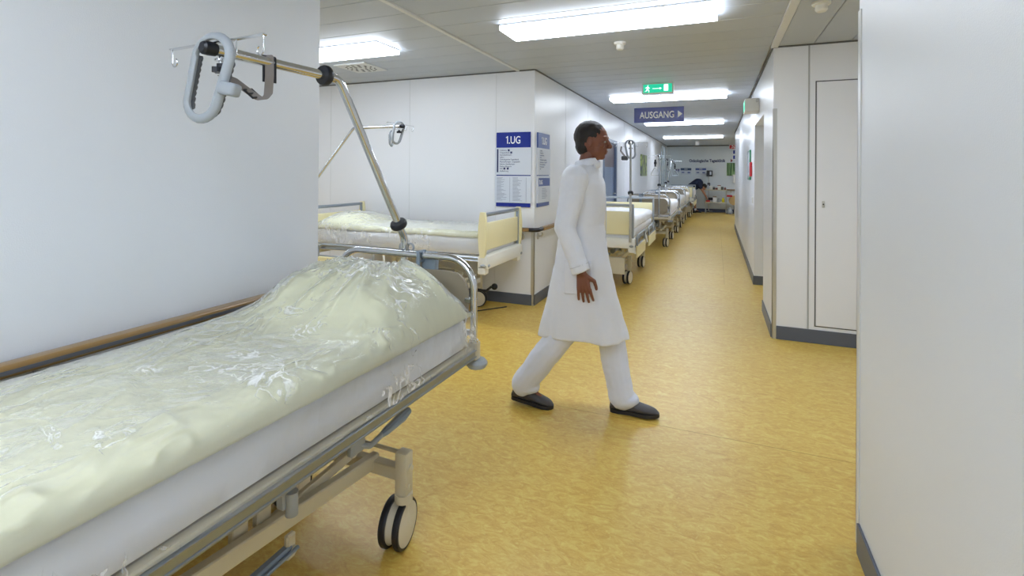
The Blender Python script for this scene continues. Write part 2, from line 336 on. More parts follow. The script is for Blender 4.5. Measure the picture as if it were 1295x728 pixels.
# baseboards
bh = .115
bb = MB().box((-8, 5.01, 0), (CL-.02, 5.02, bh), .002).box((CL, 5.03, 0), (CL+.01, 8.5, bh), .002).box((CL, 9.75, 0), (CL+.01, 18.05, bh), .002)
struct('baseboard_left', bb, BASE)
bb = MB().box((CR+.03, 4.86, 0), (5, 4.87, bh), .002).box((CR-.01, 4.9, 0), (CR, 5.81, bh), .002).box((CR-.01, 7.15, 0), (CR+.34, 7.16, bh), .002).box((CR-.01, 7.16, 0), (CR, 14.5, bh), .002)
struct('baseboard_right', bb, BASE)
struct('baseboard_end', MB().box((CL-1.3, YE-.012, 0), (3.5, YE, .13), .002), mat('blue_baseboard', (56, 66, 98), .4))
struct('baseboard_near', MB().box((WL, -6, 0), (WL+.01, 2.04, bh), .002).box((WR-.01, -6, 0), (WR, 2.23, bh), .002), BASE)
# floor weld seams
struct('trim_8', MB().box((-.9, 2.92, 0), (3, 2.923, .0004)).box((CL+.012, 10.9, 0), (CR-.012, 10.904, .0006)).box((.1, 7.0, 0), (.104, 14.4, .0005)), mat('weld_seam', (178, 140, 66), .4))
# corner guards
def guard(label, mb, m):
    tag(mb.build('corner_guard', m, None, False), label, 'corner guard')
guard('brushed metal strip on the wall corner below the direction signs', MB().box((CL-.03, 5.016, 0), (CL+.003, 5.02, .8)).box((CL, 5.016, 0), (CL+.003, 5.045, .8)), STEEL)
guard('metal corner guard at the right corridor corner beside the flush door', MB().box((CR-.003, 4.866, 0), (CR+.03, 4.87, 2.0)).box((CR-.003, 4.866, 0), (CR, 4.9, 2.0)), STEEL)
guard('pale corner strip on the nearest right wall edge', MB().box((WR-.004, 2.23, .02), (WR, 2.269, 2.05)).box((WR-.004, 2.265, .02), (WR+.03, 2.269, 2.05)), TRIMW)
# ------------------------------------------------------------------ ceiling fittings
def lamp(label, x0, x1, y0, y1, group='ceiling light fixtures'):
    t = thing('ceiling_light', label, 'ceiling light', ((x0+x1)/2, (y0+y1)/2, H), 0, group)
    a, b = (x1-x0)/2, (y1-y0)/2
    MB().box((-a, -b, -.012), (a, b, 0), .002).box((-a, -b, -.040), (-a+.004, b, -.01)).build('housing', TRIMW, t, False)
    MB().box((-a+.004, -b, -.046), (a, b, -.0125), .003).build('diffuser', LIGHTM, t, False)
LX0, LX1 = -1.475, 0.0
lamp('large rectangular ceiling light nearest above the corridor, beside the smoke detector', -1.52, 0, 3.41, 3.745)
lamp('ceiling light right behind the green exit sign', -1.45, .124, 7.22, 7.55)
lamp('ceiling light seen just below the blue hanging sign', -1.45, .128, 11.02, 11.35)
lamp('farthest lit ceiling light before the end wall', -1.47, .16, 15.35, 15.7)
lamp('ceiling light of the left side hall above the round vent', -4.2, -2.68, 3.45, 3.785)
lamp('ceiling light above the foot of the nearest bed', -1.475, 0, -.4, -.04)
lamp('added unseen ceiling light just behind the foot of the nearest bed', -1.475, 0, -2.0, -1.64)  # extra lamp out of view, added to brighten the near walls and bed
lamp('ceiling light at the back of the corridor', -1.475, 0, -4.1, -3.74)
lamp('ceiling light deep in the left side hall', -7.6, -6.0, 3.33, 3.70)
lamp('ceiling light of the right side hall', 2.4, 3.9, 3.33, 3.70)
lamp('added unseen ceiling light of the far right area', .9, 2.4, 18.2, 18.55)  # unseen lamp added to lift the end wall brightness
lamp('ceiling light in the glazed room at the far left', -3.1, -2.0, 18.9, 19.2)
def detector(label, x, y, r=.05):
    t = thing('smoke_detector', label, 'smoke detector', (x, y, H), 0)
    MB().lathe([(r, 0), (r, -.014), (r*.9, -.02)]).build('base', WHITEP, t)
    MB().lathe([(r*.62, -.016), (r*.66, -.05), (r*.5, -.062), (r*.1, -.066)]).build('sensor_head', WHITEP, t)
detector('white smoke detector between the nearest light and the exit sign', -.766, 4.25)
detector('white smoke detector at the ceiling of the right side hall', .62, 3.72, .055)
detector('tiny smoke detector on the ceiling by the farthest light', -.72, 15.6)
v = thing('air_vent', 'square ceiling vent with round slotted pattern beside the left hall light', 'air vent', (-3.515, 4.28, H))
MB().box((-.2, -.2, -.012), (.2, .2, 0), .004).build('face_plate', TRIMW, v)
sl = MB()
for ring, (r, n) in enumerate(((.06, 6), (.105, 10), (.15, 14))):
    for k in range(n):
        a = 2*PI*(k+.3*ring)/n; M = Matrix.Translation((r*math.cos(a), r*math.sin(a), -.0125)) @ Matrix.Rotation(a+PI/2+.5, 4, 'Z')
        sl.box((-.016, -.007, -.002), (.016, .007, .001), 0, M)
sl.build('grille', BLACK, v, False)
# exit sign
t = thing('exit_sign', 'green illuminated exit sign with running figure and arrow', 'exit sign', (-.675, 6.3, 2.41))
MB().box((-.185, 0, 0), (.185, .07, .13), .004).build('housing', WHITEP, t)
MB().box((-.170, -.002, .013), (.170, .001, .117)).build('green_face', GREENL, t, False)
pic = MB(face_y(0, -.003, 0))
q = Matrix.Identity(4)
def poly(mb, pts, d=.002): mb.prism(pts, Matrix.Identity(4), d)
pic.tube([(-.118, .098, 0), (-.110, .098, 0)], .009, 10)
poly(pic, [(-.125, .088), (-.105, .084), (-.113, .055), (-.128, .058)])
poly(pic, [(-.125, .088), (-.148, .075), (-.144, .069), (-.122, .078)]); poly(pic, [(-.108, .084), (-.09, .07), (-.094, .065), (-.113, .075)])
poly(pic, [(-.128, .060), (-.116, .056), (-.128, .036), (-.150, .028), (-.152, .035), (-.136, .042)]); poly(pic, [(-.12, .058), (-.111, .056), (-.098, .043), (-.1, .02), (-.108, .02), (-.108, .04)])
poly(pic, [(-.06, .066), (.03, .066), (.03, .06), (-.06, .06)]); poly(pic, [(.025, .076), (.05, .063), (.025, .05)])
poly(pic, [(.075, .03), (.125, .03), (.125, .108), (.075, .108)])
pic.build('pictogram', WHITEL, t, False)
# AUSGANG sign
t = thing('hanging_sign', 'blue hanging sign reading AUSGANG with a white arrow', 'sign', (-.6825, 6.5, 0))
MB().box((-.3025, 0, 2.078), (.3025, .02, 2.268), .002).build('panel', BLUE, t, False)
MB().cyl((-.195, .01, 2.26), (-.195, .01, H), .0012, n=5).build('wire', STEEL, t); MB().cyl((.18, .01, 2.26), (.18, .01, H), .0012, n=5).build('wire', STEEL, t)
text('lettering', 'AUSGANG', .118, SIGNW, face_y(-.232, -.001, 2.133), t, sx=.755, off=.0015)
MB(face_y(0, -.001, 0)).prism([(.232, 2.132), (.232, 2.218), (.286, 2.175)], Matrix.Identity(4), .0015).build('arrow', SIGNW, t, False)
# directory signs on the corner
t = thing('direction_sign', 'large wall directory headed 1.UG facing the camera at the corner', 'sign', (-2.052, 5.02, 0))
MB().box((-.2, -.018, 1.70), (.2, 0, 1.868), .002).build('header_panel', BLUE, t, False)
MB().box((-.214, -.022, 1.402), (.214, 0, 1.700), .002).build('upper_panel', SIGNG, t, False)
MB().box((-.214, -.022, 1.098), (.214, 0, 1.392), .002).build('lower_panel', SIGNG, t, False)
MB().box((-.2, -.016, 1.055), (.2, 0, 1.097), .002).build('footer_panel', BLUE, t, False); MB().box((-.2, -.012, 1.39), (.2, 0, 1.404)).build('divider', BLUE, t, False)
text('lettering', '.UG', .115, SIGNW, face_y(-.052, -.019, 1.744), t, sx=.74, off=.001)
def one(mb, x, z, h): return mb.prism([(x+.012, 0+z), (x+.022, 0+z), (x+.022, h+z), (x+.014, h+z), (x-.004, h*.80+z), (x+.0, h*.73+z), (x+.012, h*.83+z)], Matrix.Identity(4), .0016)
rows = ['Cafeteria', 'Treppenhaus', 'Gymnastikraum', 'Labor', 'Onkologische Tagesklinik', 'Physiotherapie · Logopädie', 'Station Gynäkologie', 'Station Bergruh', 'WC', 'Aufbahrung']
one(MB(face_y(0, -.019, 0)), -.082, 1.744, .082).build('numeral', SIGNW, t, False)
for i, rw in enumerate(rows): text('directory_line', rw, .022, NAVYT, face_y(-.155, -.0225, 1.664-.0252*i), t)
ic = MB()
for x, z in ((-.06, 1.66), (-.03, 1.635), (-.11, 1.46), (-.07, 1.46)): ic.box((x, -.0235, z), (x+.022, -.0215, z+.022))
ic.box((-.19, -.0235, 1.43), (-.172, -.0215, 1.685)); ic.build('pictograms', NAVYT, t, False)
fp = MB(); random.seed(7)
for col in (-.19, -.0):
    for i in range(24):
        w = random.uniform(.05, .12); fp.box((col, -.0228, 1.37-.0108*i), (col+w, -.0218, 1.3735-.0108*i))
    fp.box((col+.155, -.0228, 1.11), (col+.158, -.0218, 1.375))
fp.build('fine_print', TXTG, t, False)
t = thing('direction_sign', 'narrow-looking 1.UG directory on the corridor side of the corner', 'sign', (CL, 5.29, 0))
MB().box((0, -.2, 1.70), (.018, .2, 1.868), .002).build('header_panel', BLUE2, t, False)
MB().box((0, -.214, 1.402), (.022, .214, 1.700), .002).build('upper_panel', SIGNG, t, False)
MB().box((0, -.214, 1.098), (.022, .214, 1.392), .002).build('lower_panel', SIGNG, t, False)
MB().box((0, -.2, 1.055), (.016, .2, 1.097), .002).build('footer_panel', BLUE2, t, False); MB().box((0, -.2, 1.39), (.012, .2, 1.404)).build('divider', BLUE2, t, False)
MB().box((.0215, -.19, 1.28), (.0235, .19, 1.37)).build('lower_header', BLUE2, t, False)
text('lettering', '.UG', .115, SIGNW, face_x(.019, -.052, 1.744), t, sx=.74, off=.001); text('lettering', '.UG', .07, SIGNW, face_x(.0245, -.15, 1.30), t, sx=.74)
one(MB(face_x(.019, 0, 0)), -.082, 1.744, .082).build('numeral', SIGNW, t, False); one(MB(face_x(.0245, 0, 0)), -.178, 1.30, .05).build('numeral', SIGNW, t, False)
for i, rw in enumerate(rows[:9]): text('directory_line', rw, .022, TXTG, face_x(.0225, -.155, 1.664-.0252*i), t)
fp = MB()
for i in range(7): fp.box((.0218, -.08, 1.25-.018*i), (.0228, .06+.02*(i % 3), 1.256-.018*i))
fp.build('fine_print', TXTG, t, False)
# emergency box on right wall
t = thing('emergency_light', 'white box emergency light high on the right corridor wall', 'emergency light', (CR, 6.45, 2.17))
MB().box((-.15, 0, 0), (0, .33, .15), .004).build('housing', WHITEL if False else WHITEP, t)
MB().box((-.153, .02, .02), (-.149, .31, .13)).build('green_face', GREENL, t, False)
MB().cyl((-.02, .0, .12), (-.02, -.03, .12), .018).build('spot', STEEL, t)
# things on the far part of the right wall
t = thing('wall_notice', 'green framed notice on the right corridor wall', 'notice', (CR, 8.1, 0))
MB().box((-.02, -.25, 1.35), (0, .25, 1.78), .003).build('frame', GREEN, t, False); MB().box((-.023, -.23, 1.38), (-.018, .23, 1.75)).build('sheet', SIGNG, t, False)
tag(MB().box((CR-.03, 7.60, 1.40), (CR, 7.72, 1.60), .008).build('alarm_box', RED), 'small red box on the wall just below the green notice', 'alarm box')
tag(MB().box((CR-.008, 7.42, 1.04), (CR, 7.50, 1.12), .002).build('light_switch', WHITEP), 'white switch on the right corridor wall past the doorway', 'switch')
# ------------------------------------------------------------------ handrails
def bracket(t, p, n, m=STEEL):                             # p on wall, n outward normal
    p = Vector(p); n = Vector(n); R = Vector((0, 0, 1)).rotation_difference(n).to_matrix().to_4x4(); R.translation = p
    b = MB().lathe([(.036, 0), (.036, .006), (.03, .012), (.012, .014)], R, 20)
    b.tube(fillet([p+n*.01, p+n*.055, p+n*.055+Vector((0, 0, .042))], .02), .008, 10); b.build('bracket', m, t)
t = thing('handrail', 'wooden handrail with dark insert along the near left wall above the nearest bed', 'handrail', (WL, 0, 0))
MB().box((.03, -5.9, .824), (.088, 2.0, .862), .01, None, 3).build('wooden_rail', WOOD, t)
MB().box((.086, -5.9, .836), (.0905, 2.0, .848)).build('dark_insert', DGREY, t, False)
MB().box((.028, 2.0, .820), (.0915, 2.05, .864), .012, None, 3).build('end_cap', BLACK, t)
for yy in (-.3, .84, 1.96): bracket(t, (0, yy, .785), (1, 0, 0))
for yy in (.84,):
    MB().box((.012, yy-.07, .775), (.045, yy+.07, .822), .012, None, 3).build('rail_cover', STEEL, t)
t = thing('handrail', 'wooden handrail with black corner piece wrapping the wall corner below the signs', 'handrail', (CL, 5.02, 0))
MB().box((-3.5, -.088, .80), (-.03, -.03, .838), .01, None, 3).build('wooden_rail', WOOD, t)
MB().box((.03, .09, .80), (.088, 3.2, .838), .01, None, 3).build('wooden_rail', WOOD, t)
MB().box((-3.5, -.0905, .81), (-.1, -.086, .826)).build('dark_insert', DGREY, t, False)
MB().tube(fillet([(-.20, -.059, .819), (.059, -.059, .819), (.059, .1, .819)], .05), .022, 14, flat=1.0).build('corner_piece', BLACK, t)
bracket(t, (-.14, 0, .735), (0, -1, 0)); bracket(t, (0, .12, .735), (1, 0, 0)); bracket(t, (0, 1.1, .735), (1, 0, 0)); bracket(t, (0, 2.6, .735), (1, 0, 0)); bracket(t, (-1.5, 0, .735), (0, -1, 0))
# ------------------------------------------------------------------ beds
def rrect(x0, x1, z0, z1, r, n=5, corners=(1, 1, 1, 1)):
    out = []
    for (cx, cz, a0, c) in ((x1-r, z0+r, -PI/2, corners[0]), (x1-r, z1-r, 0, corners[1]), (x0+r, z1-r, PI/2, corners[2]), (x0+r, z0+r, PI, corners[3])):
        if c:
            for i in range(n+1): a = a0+PI/2*i/n; out.append((cx+r*math.cos(a), cz+r*math.sin(a)))
        else: out.append((cx+r*(1 if abs(math.cos(a0+PI/4)) and math.cos(a0+PI/4) > 0 else -1), cz+r*(1 if math.sin(a0+PI/4) > 0 else -1)))
    return out
PXZ = Matrix(((1, 0, 0, 0), (0, 0, -1, 0), (0, 1, 0, 0), (0, 0, 0, 1)))
def at_y(y): return Matrix.Translation((0, y, 0)) @ PXZ
def castor(t, x, y, side, ang, lock=False):
    up = MB().box((x-.026, y-.024, .205), (x+.026, y+.024, .365), .007, None, 2)
    up.cyl((x, y, .178), (x, y, .208), .034, n=24).cyl((x+side*.026, y, .305), (x+side*.034, y, .305), .014).cyl((x+side*.026, y, .235), (x+side*.03, y, .235), .010)
    c = up.build('castor', CREAM, t)
    R = Matrix.Translation((x-.025*side, y, .088)) @ Matrix.Rotation(ang, 4, 'Z') @ Matrix.Rotation(PI/2, 4, 'Y')
    ty = MB()
    for s in (-1, 1):
        ty.lathe([(.066, s*.028-.0125), (.084, s*.028-.0125), (.088, s*.028-.007), (.088, s*.028+.007), (.084, s*.028+.0125), (.066, s*.028+.0125)], R, 36)
    ty.build('tyre', BLACK, c)
    MB().lathe([(.072, -.0425), (.076, -.041), (.076, -.0145)], R, 36).lathe([(.076, .0145), (.076, .041), (.072, .0425)], R, 36).lathe([(.07, -.015), (.07, .015)], R, 30).build('wheel_cover', WHEELC, c)
    MB().box((-.02, -.014, -.0435), (.05, .014, .0438), .003, R @ Matrix.Translation((0, .03, 0))).cyl((x, y, .09), (x, y, .18), .02).build('wheel_hub', WHEELC, c)
def bumper(mb, x, y, z): mb.lathe([(.02, z-.035), (.040, z-.034), (.048, z-.022), (.048, z-.012), (.038, z), (.01, z)], Matrix.Translation((x, y, 0)), 28)
def helix(a, b, r, turns, w, n=14):
    a = Vector(a); b = Vector(b); d = (b-a); x = d.orthogonal().normalized(); y_ = d.normalized().cross(x)
    return MB().tube([a+d*(i/(turns*n))+x*r*math.cos(2*PI*i/n)+y_*r*math.sin(2*PI*i/n) for i in range(turns*n+1)], w, 6)
def base_frame(t, col, incl=True, covers=False):
    for s in (-1, 1):
        if incl: MB().bar((s*.165, -.385, .292), (s*.165, -1.65, .395 if incl else .292), .034, .055, .004).build('base_beam', col, t)
        else: MB().bar((s*.165, -.385, .292), (s*.165, -1.65, .292), .034, .055, .004).build('base_beam', col, t)
    for yy in (-.4, -1.66):
        MB().box((-.30, yy-.02, .255), (.30, yy+.02, .305), .004).cyl((-.3, yy+.03, .335), (.3, yy+.03, .335), .008).build('cross_beam', col, t)
    castor(t, .31, -.40, 1, math.radians(10)); castor(t, -.31, -.40, -1, -.2); castor(t, .31, -1.66, 1, .3); castor(t, -.31, -1.66, -1, -.1)
    for s in (-1, 1):
        MB().bar((s*.135, -.47, .36), (s*.135, -.90, .325), .022, .034, .003).cyl((s*.12, -.49, .358), (s*.152, -.49, .358), .012).build('lift_arm', col, t)
        MB().bar((s*.14, -1.55, .36), (s*.14, -1.15, .44), .022, .034, .003).build('lift_arm', col, t)
        MB().box((s*.13-.012, -.98, .30), (s*.13+.012, -.93, .53), .003).box((s*.13-.012, -.90, .34), (s*.13+.012, -.85, .53), .003).build('lift_plate', col, t)
    MB().cyl((0, -.85, .34), (0, -1.3, .34), .035, n=20).box((-.06, -1.5, .29), (.06, -1.25, .42), .01).build('lift_motor', GREYP, t)
    MB().box((.157, -.82, .195), (.178, -.785, .275), .006).cyl((.178, -.80, .225), (.186, -.80, .225), .013).build('hinge_lug', col, t)
    MB().bar((.168, -.80, .225), (.168, -1.5, .20), .03, .035, .006).cyl((.19, -.79, .23), (.19, -1.5, .195), .006).build('gas_strut', GREYB, t)
def bed(kind, label, loc, rz, zr=.605, group=None, guards=(), foot=True, incl=True, hw=.39, frame=None, cord=True, cap=False, L=2.05):
    t = thing('hospital_bed', label, 'bed', loc, rz, group)
    col = frame or CREAM
    for s in (-1, 1):
        r = MB().box((min(s*.372, s*.402), -L, zr-.055), (max(s*.372, s*.402), 0, zr), .004).build('side_rail', col, t)
        a, b = sorted((s*.402, s*.412))
        ch = MB().box((a, -L+.01, zr-.046), (b, -.015, zr-.010), .002)
        a, b = sorted((s*.410, s*.416)); ch.box((a, -L+.01, zr-.046), (b, -.015, zr-.038), .002).box((a, -L+.01, zr-.018), (b, -.015, zr-.010), .002)
        ch.build('rail_channel', ALU, r)
        a, b = sorted((s*.34, s*.372))
        MB().box((a, -L+.1, zr-.035), (b, -.1, zr-.012), .003).build('mattress_support', CREAM, t)
    MB().box((-.37, -L+.02, zr-.03), (.37, -.06, zr-.012), .004).build('lying_surface', WHITEP if kind == 'B' else TAUPE, t)
    for yy in (0, -L):
        bm_ = MB()
        for x in (-.392, .392):
            bm_.box((x-.022, yy-.024, zr-.06), (x+.022, yy+.024, zr+.018), .006, None, 2)
        bm_.box((-.39, yy-.02, zr-.05), (.39, yy+.02, zr-.005), .004)
        bm_.build('end_frame', col, t)
    for x in (-.392, .392):
        for yy in (0.01, -L-.01):
            b_ = MB(); bumper(b_, x+(.01 if x > 0 else -.01), yy, zr-.062); b_.build('bumper_wheel', GREYP, t)
    ends = [(0, 1)]+([(-L, -1)] if foot else [])
    for yy, s in ends:
        if kind == 'A':
            hoop = fillet([(-hw, yy, zr+.01), (-hw, yy, 1.032), (hw, yy, 1.032), (hw, yy, zr+.01)], .13, 9)
            hp = MB().tube(hoop, .0165, 14)
            hp.cyl((hw, yy, .852), (hw, yy, .858), .0185).cyl((-hw, yy, .852), (-hw, yy, .858), .0185).cyl((hw, yy, zr+.012), (hw, yy, zr+.026), .022).cyl((-hw, yy, zr+.012), (-hw, yy, zr+.026), .022)
            h = hp.build('head_hoop' if s > 0 else 'foot_hoop', CHROME, t)
            yp = yy+.012*s
            MB().prism(rrect(-hw+.035, hw-.035, zr+.05, .968, .09, 6), at_y(yp), .014).build('headboard_panel' if s > 0 else 'footboard_panel', TAUPE, t)
            for sx in (-1, 1):
                for z in (.845, .70): MB().box((min(sx*(hw-.05), sx*(hw-.012)), yp-.014, z-.012), (max(sx*(hw-.05), sx*(hw-.012)), yp+.014, z+.012), .005).build('panel_clip', CHROME, t)
        else:
            fr = MB()
            for sx in (-1, 1): fr.box((sx*.41-.013, yy-.016, zr+.0), (sx*.41+.013, yy+.016, 1.05), .006, None, 2)
            fr.box((-.42, yy-.018, 1.022), (.42, yy+.018, 1.056), .008, None, 2)
            fr.build('board_frame', GREYP if not cap else ALU, t)
            MB().box((-.395, yy-.012, zr+.05), (.395, yy+.012, .965), .01, None, 3).build('headboard_panel' if s > 0 else 'footboard_panel', PANELY, t)
            if cap:
                for sx in (-1, 1):
                    pts = []
                    for i in range(13):
                        w = i/12; z = .655+w*.41; pts.append((.042*math.sin(PI*(.12+.76*w))**.6, z))
                    out = pts+[(-x, z) for x, z in reversed(pts)]
                    Mx = Matrix(((0, 0, 1, sx*.43), (1, 0, 0, yy), (0, 1, 0, 0), (0, 0, 0, 1)))
                    MB().prism(out, Mx, .03).build('end_cap', PANELY, t)
            MB().box((-.44, yy-.05, zr-.11), (.44, yy+.05, zr+.012), .012, None, 2).box((-.44, yy-.03, zr-.16), (-.36, yy+.05, zr-.08), .01).box((.36, yy-.03, zr-.16), (.44, yy+.05, zr-.08), .01).build('end_beam_cover', WHITEP, t)
    base_frame(t, col, incl)
    # control lever, socket bracket, coil cord
    if kind == 'A':
        MB().tube(fillet([(.27, -.60, .475), (.29, -.57, .462), (.295, -.50, .478)], .02), .010, 10).box((.255, -.65, .455), (.28, -.58, .555), .005).build('lever_arm', GREYP, t)
        MB().tube([(.294, -.515, .474), (.296, -.49, .478), (.300, -.40, .492), (.302, -.36, .499)], .01, 10, rs=[.010, .015, .020, .013]).build('lever_grip', GREYB, t)
        MB().box((.28, -.955, .475), (.31, -.905, .56), .004).cyl((.315, -.93, .455), (.315, -.93, .52), .017).build('accessory_socket', GREYP, t)
        MB().box((.28, -1.36, .475), (.31, -1.28, .56), .004).cyl((.315, -1.33, .455), (.315, -1.33, .52), .017).build('accessory_socket', GREYP, t)
        if cord: helix((.22, -.60, .47), (.22, -.92, .50), .010, 15, .0028, 9).build('coil_cord', BLACK, t)
        gb = MB().box((.10, .012, .955), (.175, .05, 1.045), .006, None, 2).box((.115, .03, .86), (.165, .05, .96), .004).box((.10, -.022, 1.0), (.118, .03, 1.012), .002).box((.10, -.03, .975), (.118, -.018, 1.05), .002).box((.10, -.03, 1.045), (.118, .03, 1.055), .002)
        gb.build('control_holder', GREYB, t)
    else:
        helix((.30, .055, .50), (.26, .06, .28), .012, 14, .0025, 9).build('coil_cord', GREYP, t)
        MB().box((-.32, .0, .20), (.30, .03, .40), .006).build('base_cover', CREAM, t)
    for (s, y0, y1) in guards:
        x = s*.445
        g = MB().tube(fillet([(x, y0, .42), (x, y0, .665), (x, y1, .665), (x, y1, .42)], .07, 6), .012, 10)
        g.tube([(x, y0, .55), (x, y1, .55)], .007, 8)
        gd = g.build('side_guard', GREYP, t)
        MB().box((x-.012, y0-.02 if y0 < y1 else y1-.02, .39), (x+.012, (y1 if y0 < y1 else y0)+.02, .54), .006).build('guard_slat', PANELY, gd)
        MB().bar((s*.41, y0+.1, zr-.04), (x, y0+.14, .46), .02, .012, .002).bar((s*.41, y1-.1, zr-.04), (x, y1-.14, .46), .02, .012, .002).build('guard_link', WHITEP, gd)
    return t
def smooth(a, b, x): t_ = max(0, min(1, (x-a)/(b-a))); return t_*t_*(3-2*t_)
def ridged(p): return 1-abs(noise.noise(p))*2
def mattress(label, loc, rz, z0, z1, hx=.375, L=2.0, m=SHEET, top=.0):
    mb = MB(); NX, NY = 14, 60; seed = loc[1]*3.1
    rows = []
    for j in range(NY+1):
        y_ = -.03-(L-.04)*j/NY; ring = []
        e = min(1, min(j, NY-j)/2)
        prof = [(-hx+.0, z0), (-hx-.016, z0+.012), (-hx-.012, (z0+z1)/2), (-hx+.006, z1-.025), (-hx+.035, z1)]
        full = prof+[(-hx*.5, z1+top), (0, z1+top), (hx*.5, z1+top)]+[(-x, z) for x, z in reversed(prof)]
        for k, (x, z) in enumerate(full):
            w = noise.noise(Vector((x*4, y_*5, seed)))*.006
            ring.append((x*(1 if e == 1 else .97)+w*(1 if x > 0 else -1), y_, z+(w if z > z0+.01 else 0)))
        rows.append(ring)
    n = len(rows[0]); vs = [p for r in rows for p in r]; fs = []
    for j in range(NY):
        for k in range(n): fs.append((j*n+k, j*n+(k+1) % n, (j+1)*n+(k+1) % n, (j+1)*n+k))
    fs.append(tuple(range(n-1, -1, -1))); fs.append(tuple(NY*n+k for k in range(n)))
    mb.add(vs, fs); o = mb.build('mattress', m, None, True, None, 60); o.location = loc; o.rotation_euler = (0, 0, rz)
    return tag(o, label, 'mattress')
def hump(x, y_, amp, y0=-.02, y1=-.62, hx=.40):
    if amp == 0: return 0
    f = smooth(y1-.12, y1+.30, y_)*smooth(y0+.02, y0-.16, y_)
    g = max(0, 1-(abs(x)/hx)**3.2)
    return amp*f*g
def cover(name, label, cat, loc, rz, ztop, zbot, hx, m, amp=.0, L=2.0, wr=.006, off=0, NX=70, NY=130, puff=.0, seed=0, thick=.012, yhead=-.03, ragged=0, streak=0, film=0, flare=0):
    """sheet lying over the bed: across the top, rounded over both sides down to zbot"""
    side = ztop-zbot; rad = min(.05, side*.6); W_ = 2*(hx-rad); arc = PI/2*rad; tot = W_+2*arc+2*(side-rad)
    mb = MB(); vs = []
    for j in range(NY+1):
        y_ = yhead-(L)*j/NY
        for i in range(NX+1):
            s = -tot/2+tot*i/NX; a = abs(s); sg = 1 if s >= 0 else -1
            rg = ragged*(noise.noise(Vector((y_*3.3, seed, sg)))+.5*noise.noise(Vector((y_*13, seed, sg)))) if a > tot/2*.8 else 0
            if a < W_/2: x = a; z = 0; nx, nz = 0, 1
            elif a < W_/2+arc: th = (a-W_/2)/rad; x = W_/2+rad*math.sin(th); z = -rad*(1-math.cos(th)); nx, nz = math.sin(th), math.cos(th)
            else: x = hx; z = -rad-(a-W_/2-arc)*(1+rg); nx, nz = 1, 0
            hm = hump(x*sg, y_, amp); endf = 1-smooth(yhead-.06, yhead, y_)*.0
            zz = ztop+z+hm*(1 if z > -.001 else max(0, 1+z/side*1.3))+puff*max(0, 1-(x/hx)**4)*min(1, (y_+L+.0-yhead)/.1 if y_ < yhead-L+.1 else 1)
            P = Vector((x*sg, y_, zz))
            q = Vector((P.x*5+seed, P.y*2.3+.8*P.x, P.z*5)); w = (ridged(q)-.55)*wr+(ridged(q*2.7)-.5)*wr*.45+(ridged(q*6.1)-.5)*wr*.2
            if streak:
                hh = hm/max(amp, .001); u = math.atan2(P.x+.05, -(P.y+.25)+.45)
                w += streak*hh*(ridged(Vector((u*7, seed+2, (P-Vector((0, -.3, 1))).length*1.2)))-.55)
                w += streak*.7*smooth(.02, .12, zz-ztop+.10)*0
            if film:
                msk = smooth(.05, .45, noise.noise(Vector((P.x*3+seed, P.y*2.2, 4))))*.8+(.9*smooth(.17, .02, abs(P.x-.33)) if sg > 0 and P.y < -.35 else 0)*smooth(-.25, .15, noise.noise(Vector((P.y*4, seed, 0))))+.5*hm/max(amp, .001)
                big = max(0, ridged(Vector((P.x*3+seed, P.y*1.1+P.x*1.1, P.z*3)))-.2)**1.5
                fine = max(0, ridged(Vector((P.x*17+1.2*noise.noise(P*6), P.y*11+seed+P.x*6, P.z*14)))-.45)
                w = film*(.9*big+min(1.2, msk)*(fine**1.4)*1.3*(.08 if a > W_/2+arc*.6 else 1))
                if streak:
                    u = math.atan2(P.y+.17, P.x-.02); rr = (Vector((P.x, P.y))-Vector((.02, -.17))).length
                    w += streak*smooth(.15, .6, hm/max(amp, .001))*smooth(.03, .15, rr)*max(0, ridged(Vector((u*3.4, seed+2, rr*1.5)))-.25)**1.3
            # droop near head end
            hd = smooth(yhead-.07, yhead, y_)
            P.x += ((w+off)*nx+flare*max(0, -z/side))*sg; P.z += (w+off)*nz - hd*.05*(1+hm*6)*nz
            vs.append(P)
    fs = [(j*(NX+1)+i, (j+1)*(NX+1)+i, (j+1)*(NX+1)+i+1, j*(NX+1)+i+1) for j in range(NY) for i in range(NX)]
    mb.add(vs, fs); o = mb.build(name, m, None, True, None, 180); o.location = loc; o.rotation_euler = (0, 0, rz)
    if thick:
        md = o.modifiers.new('solid', 'SOLIDIFY'); md.thickness = thick; md.offset = -1
    return tag(o, label, cat)
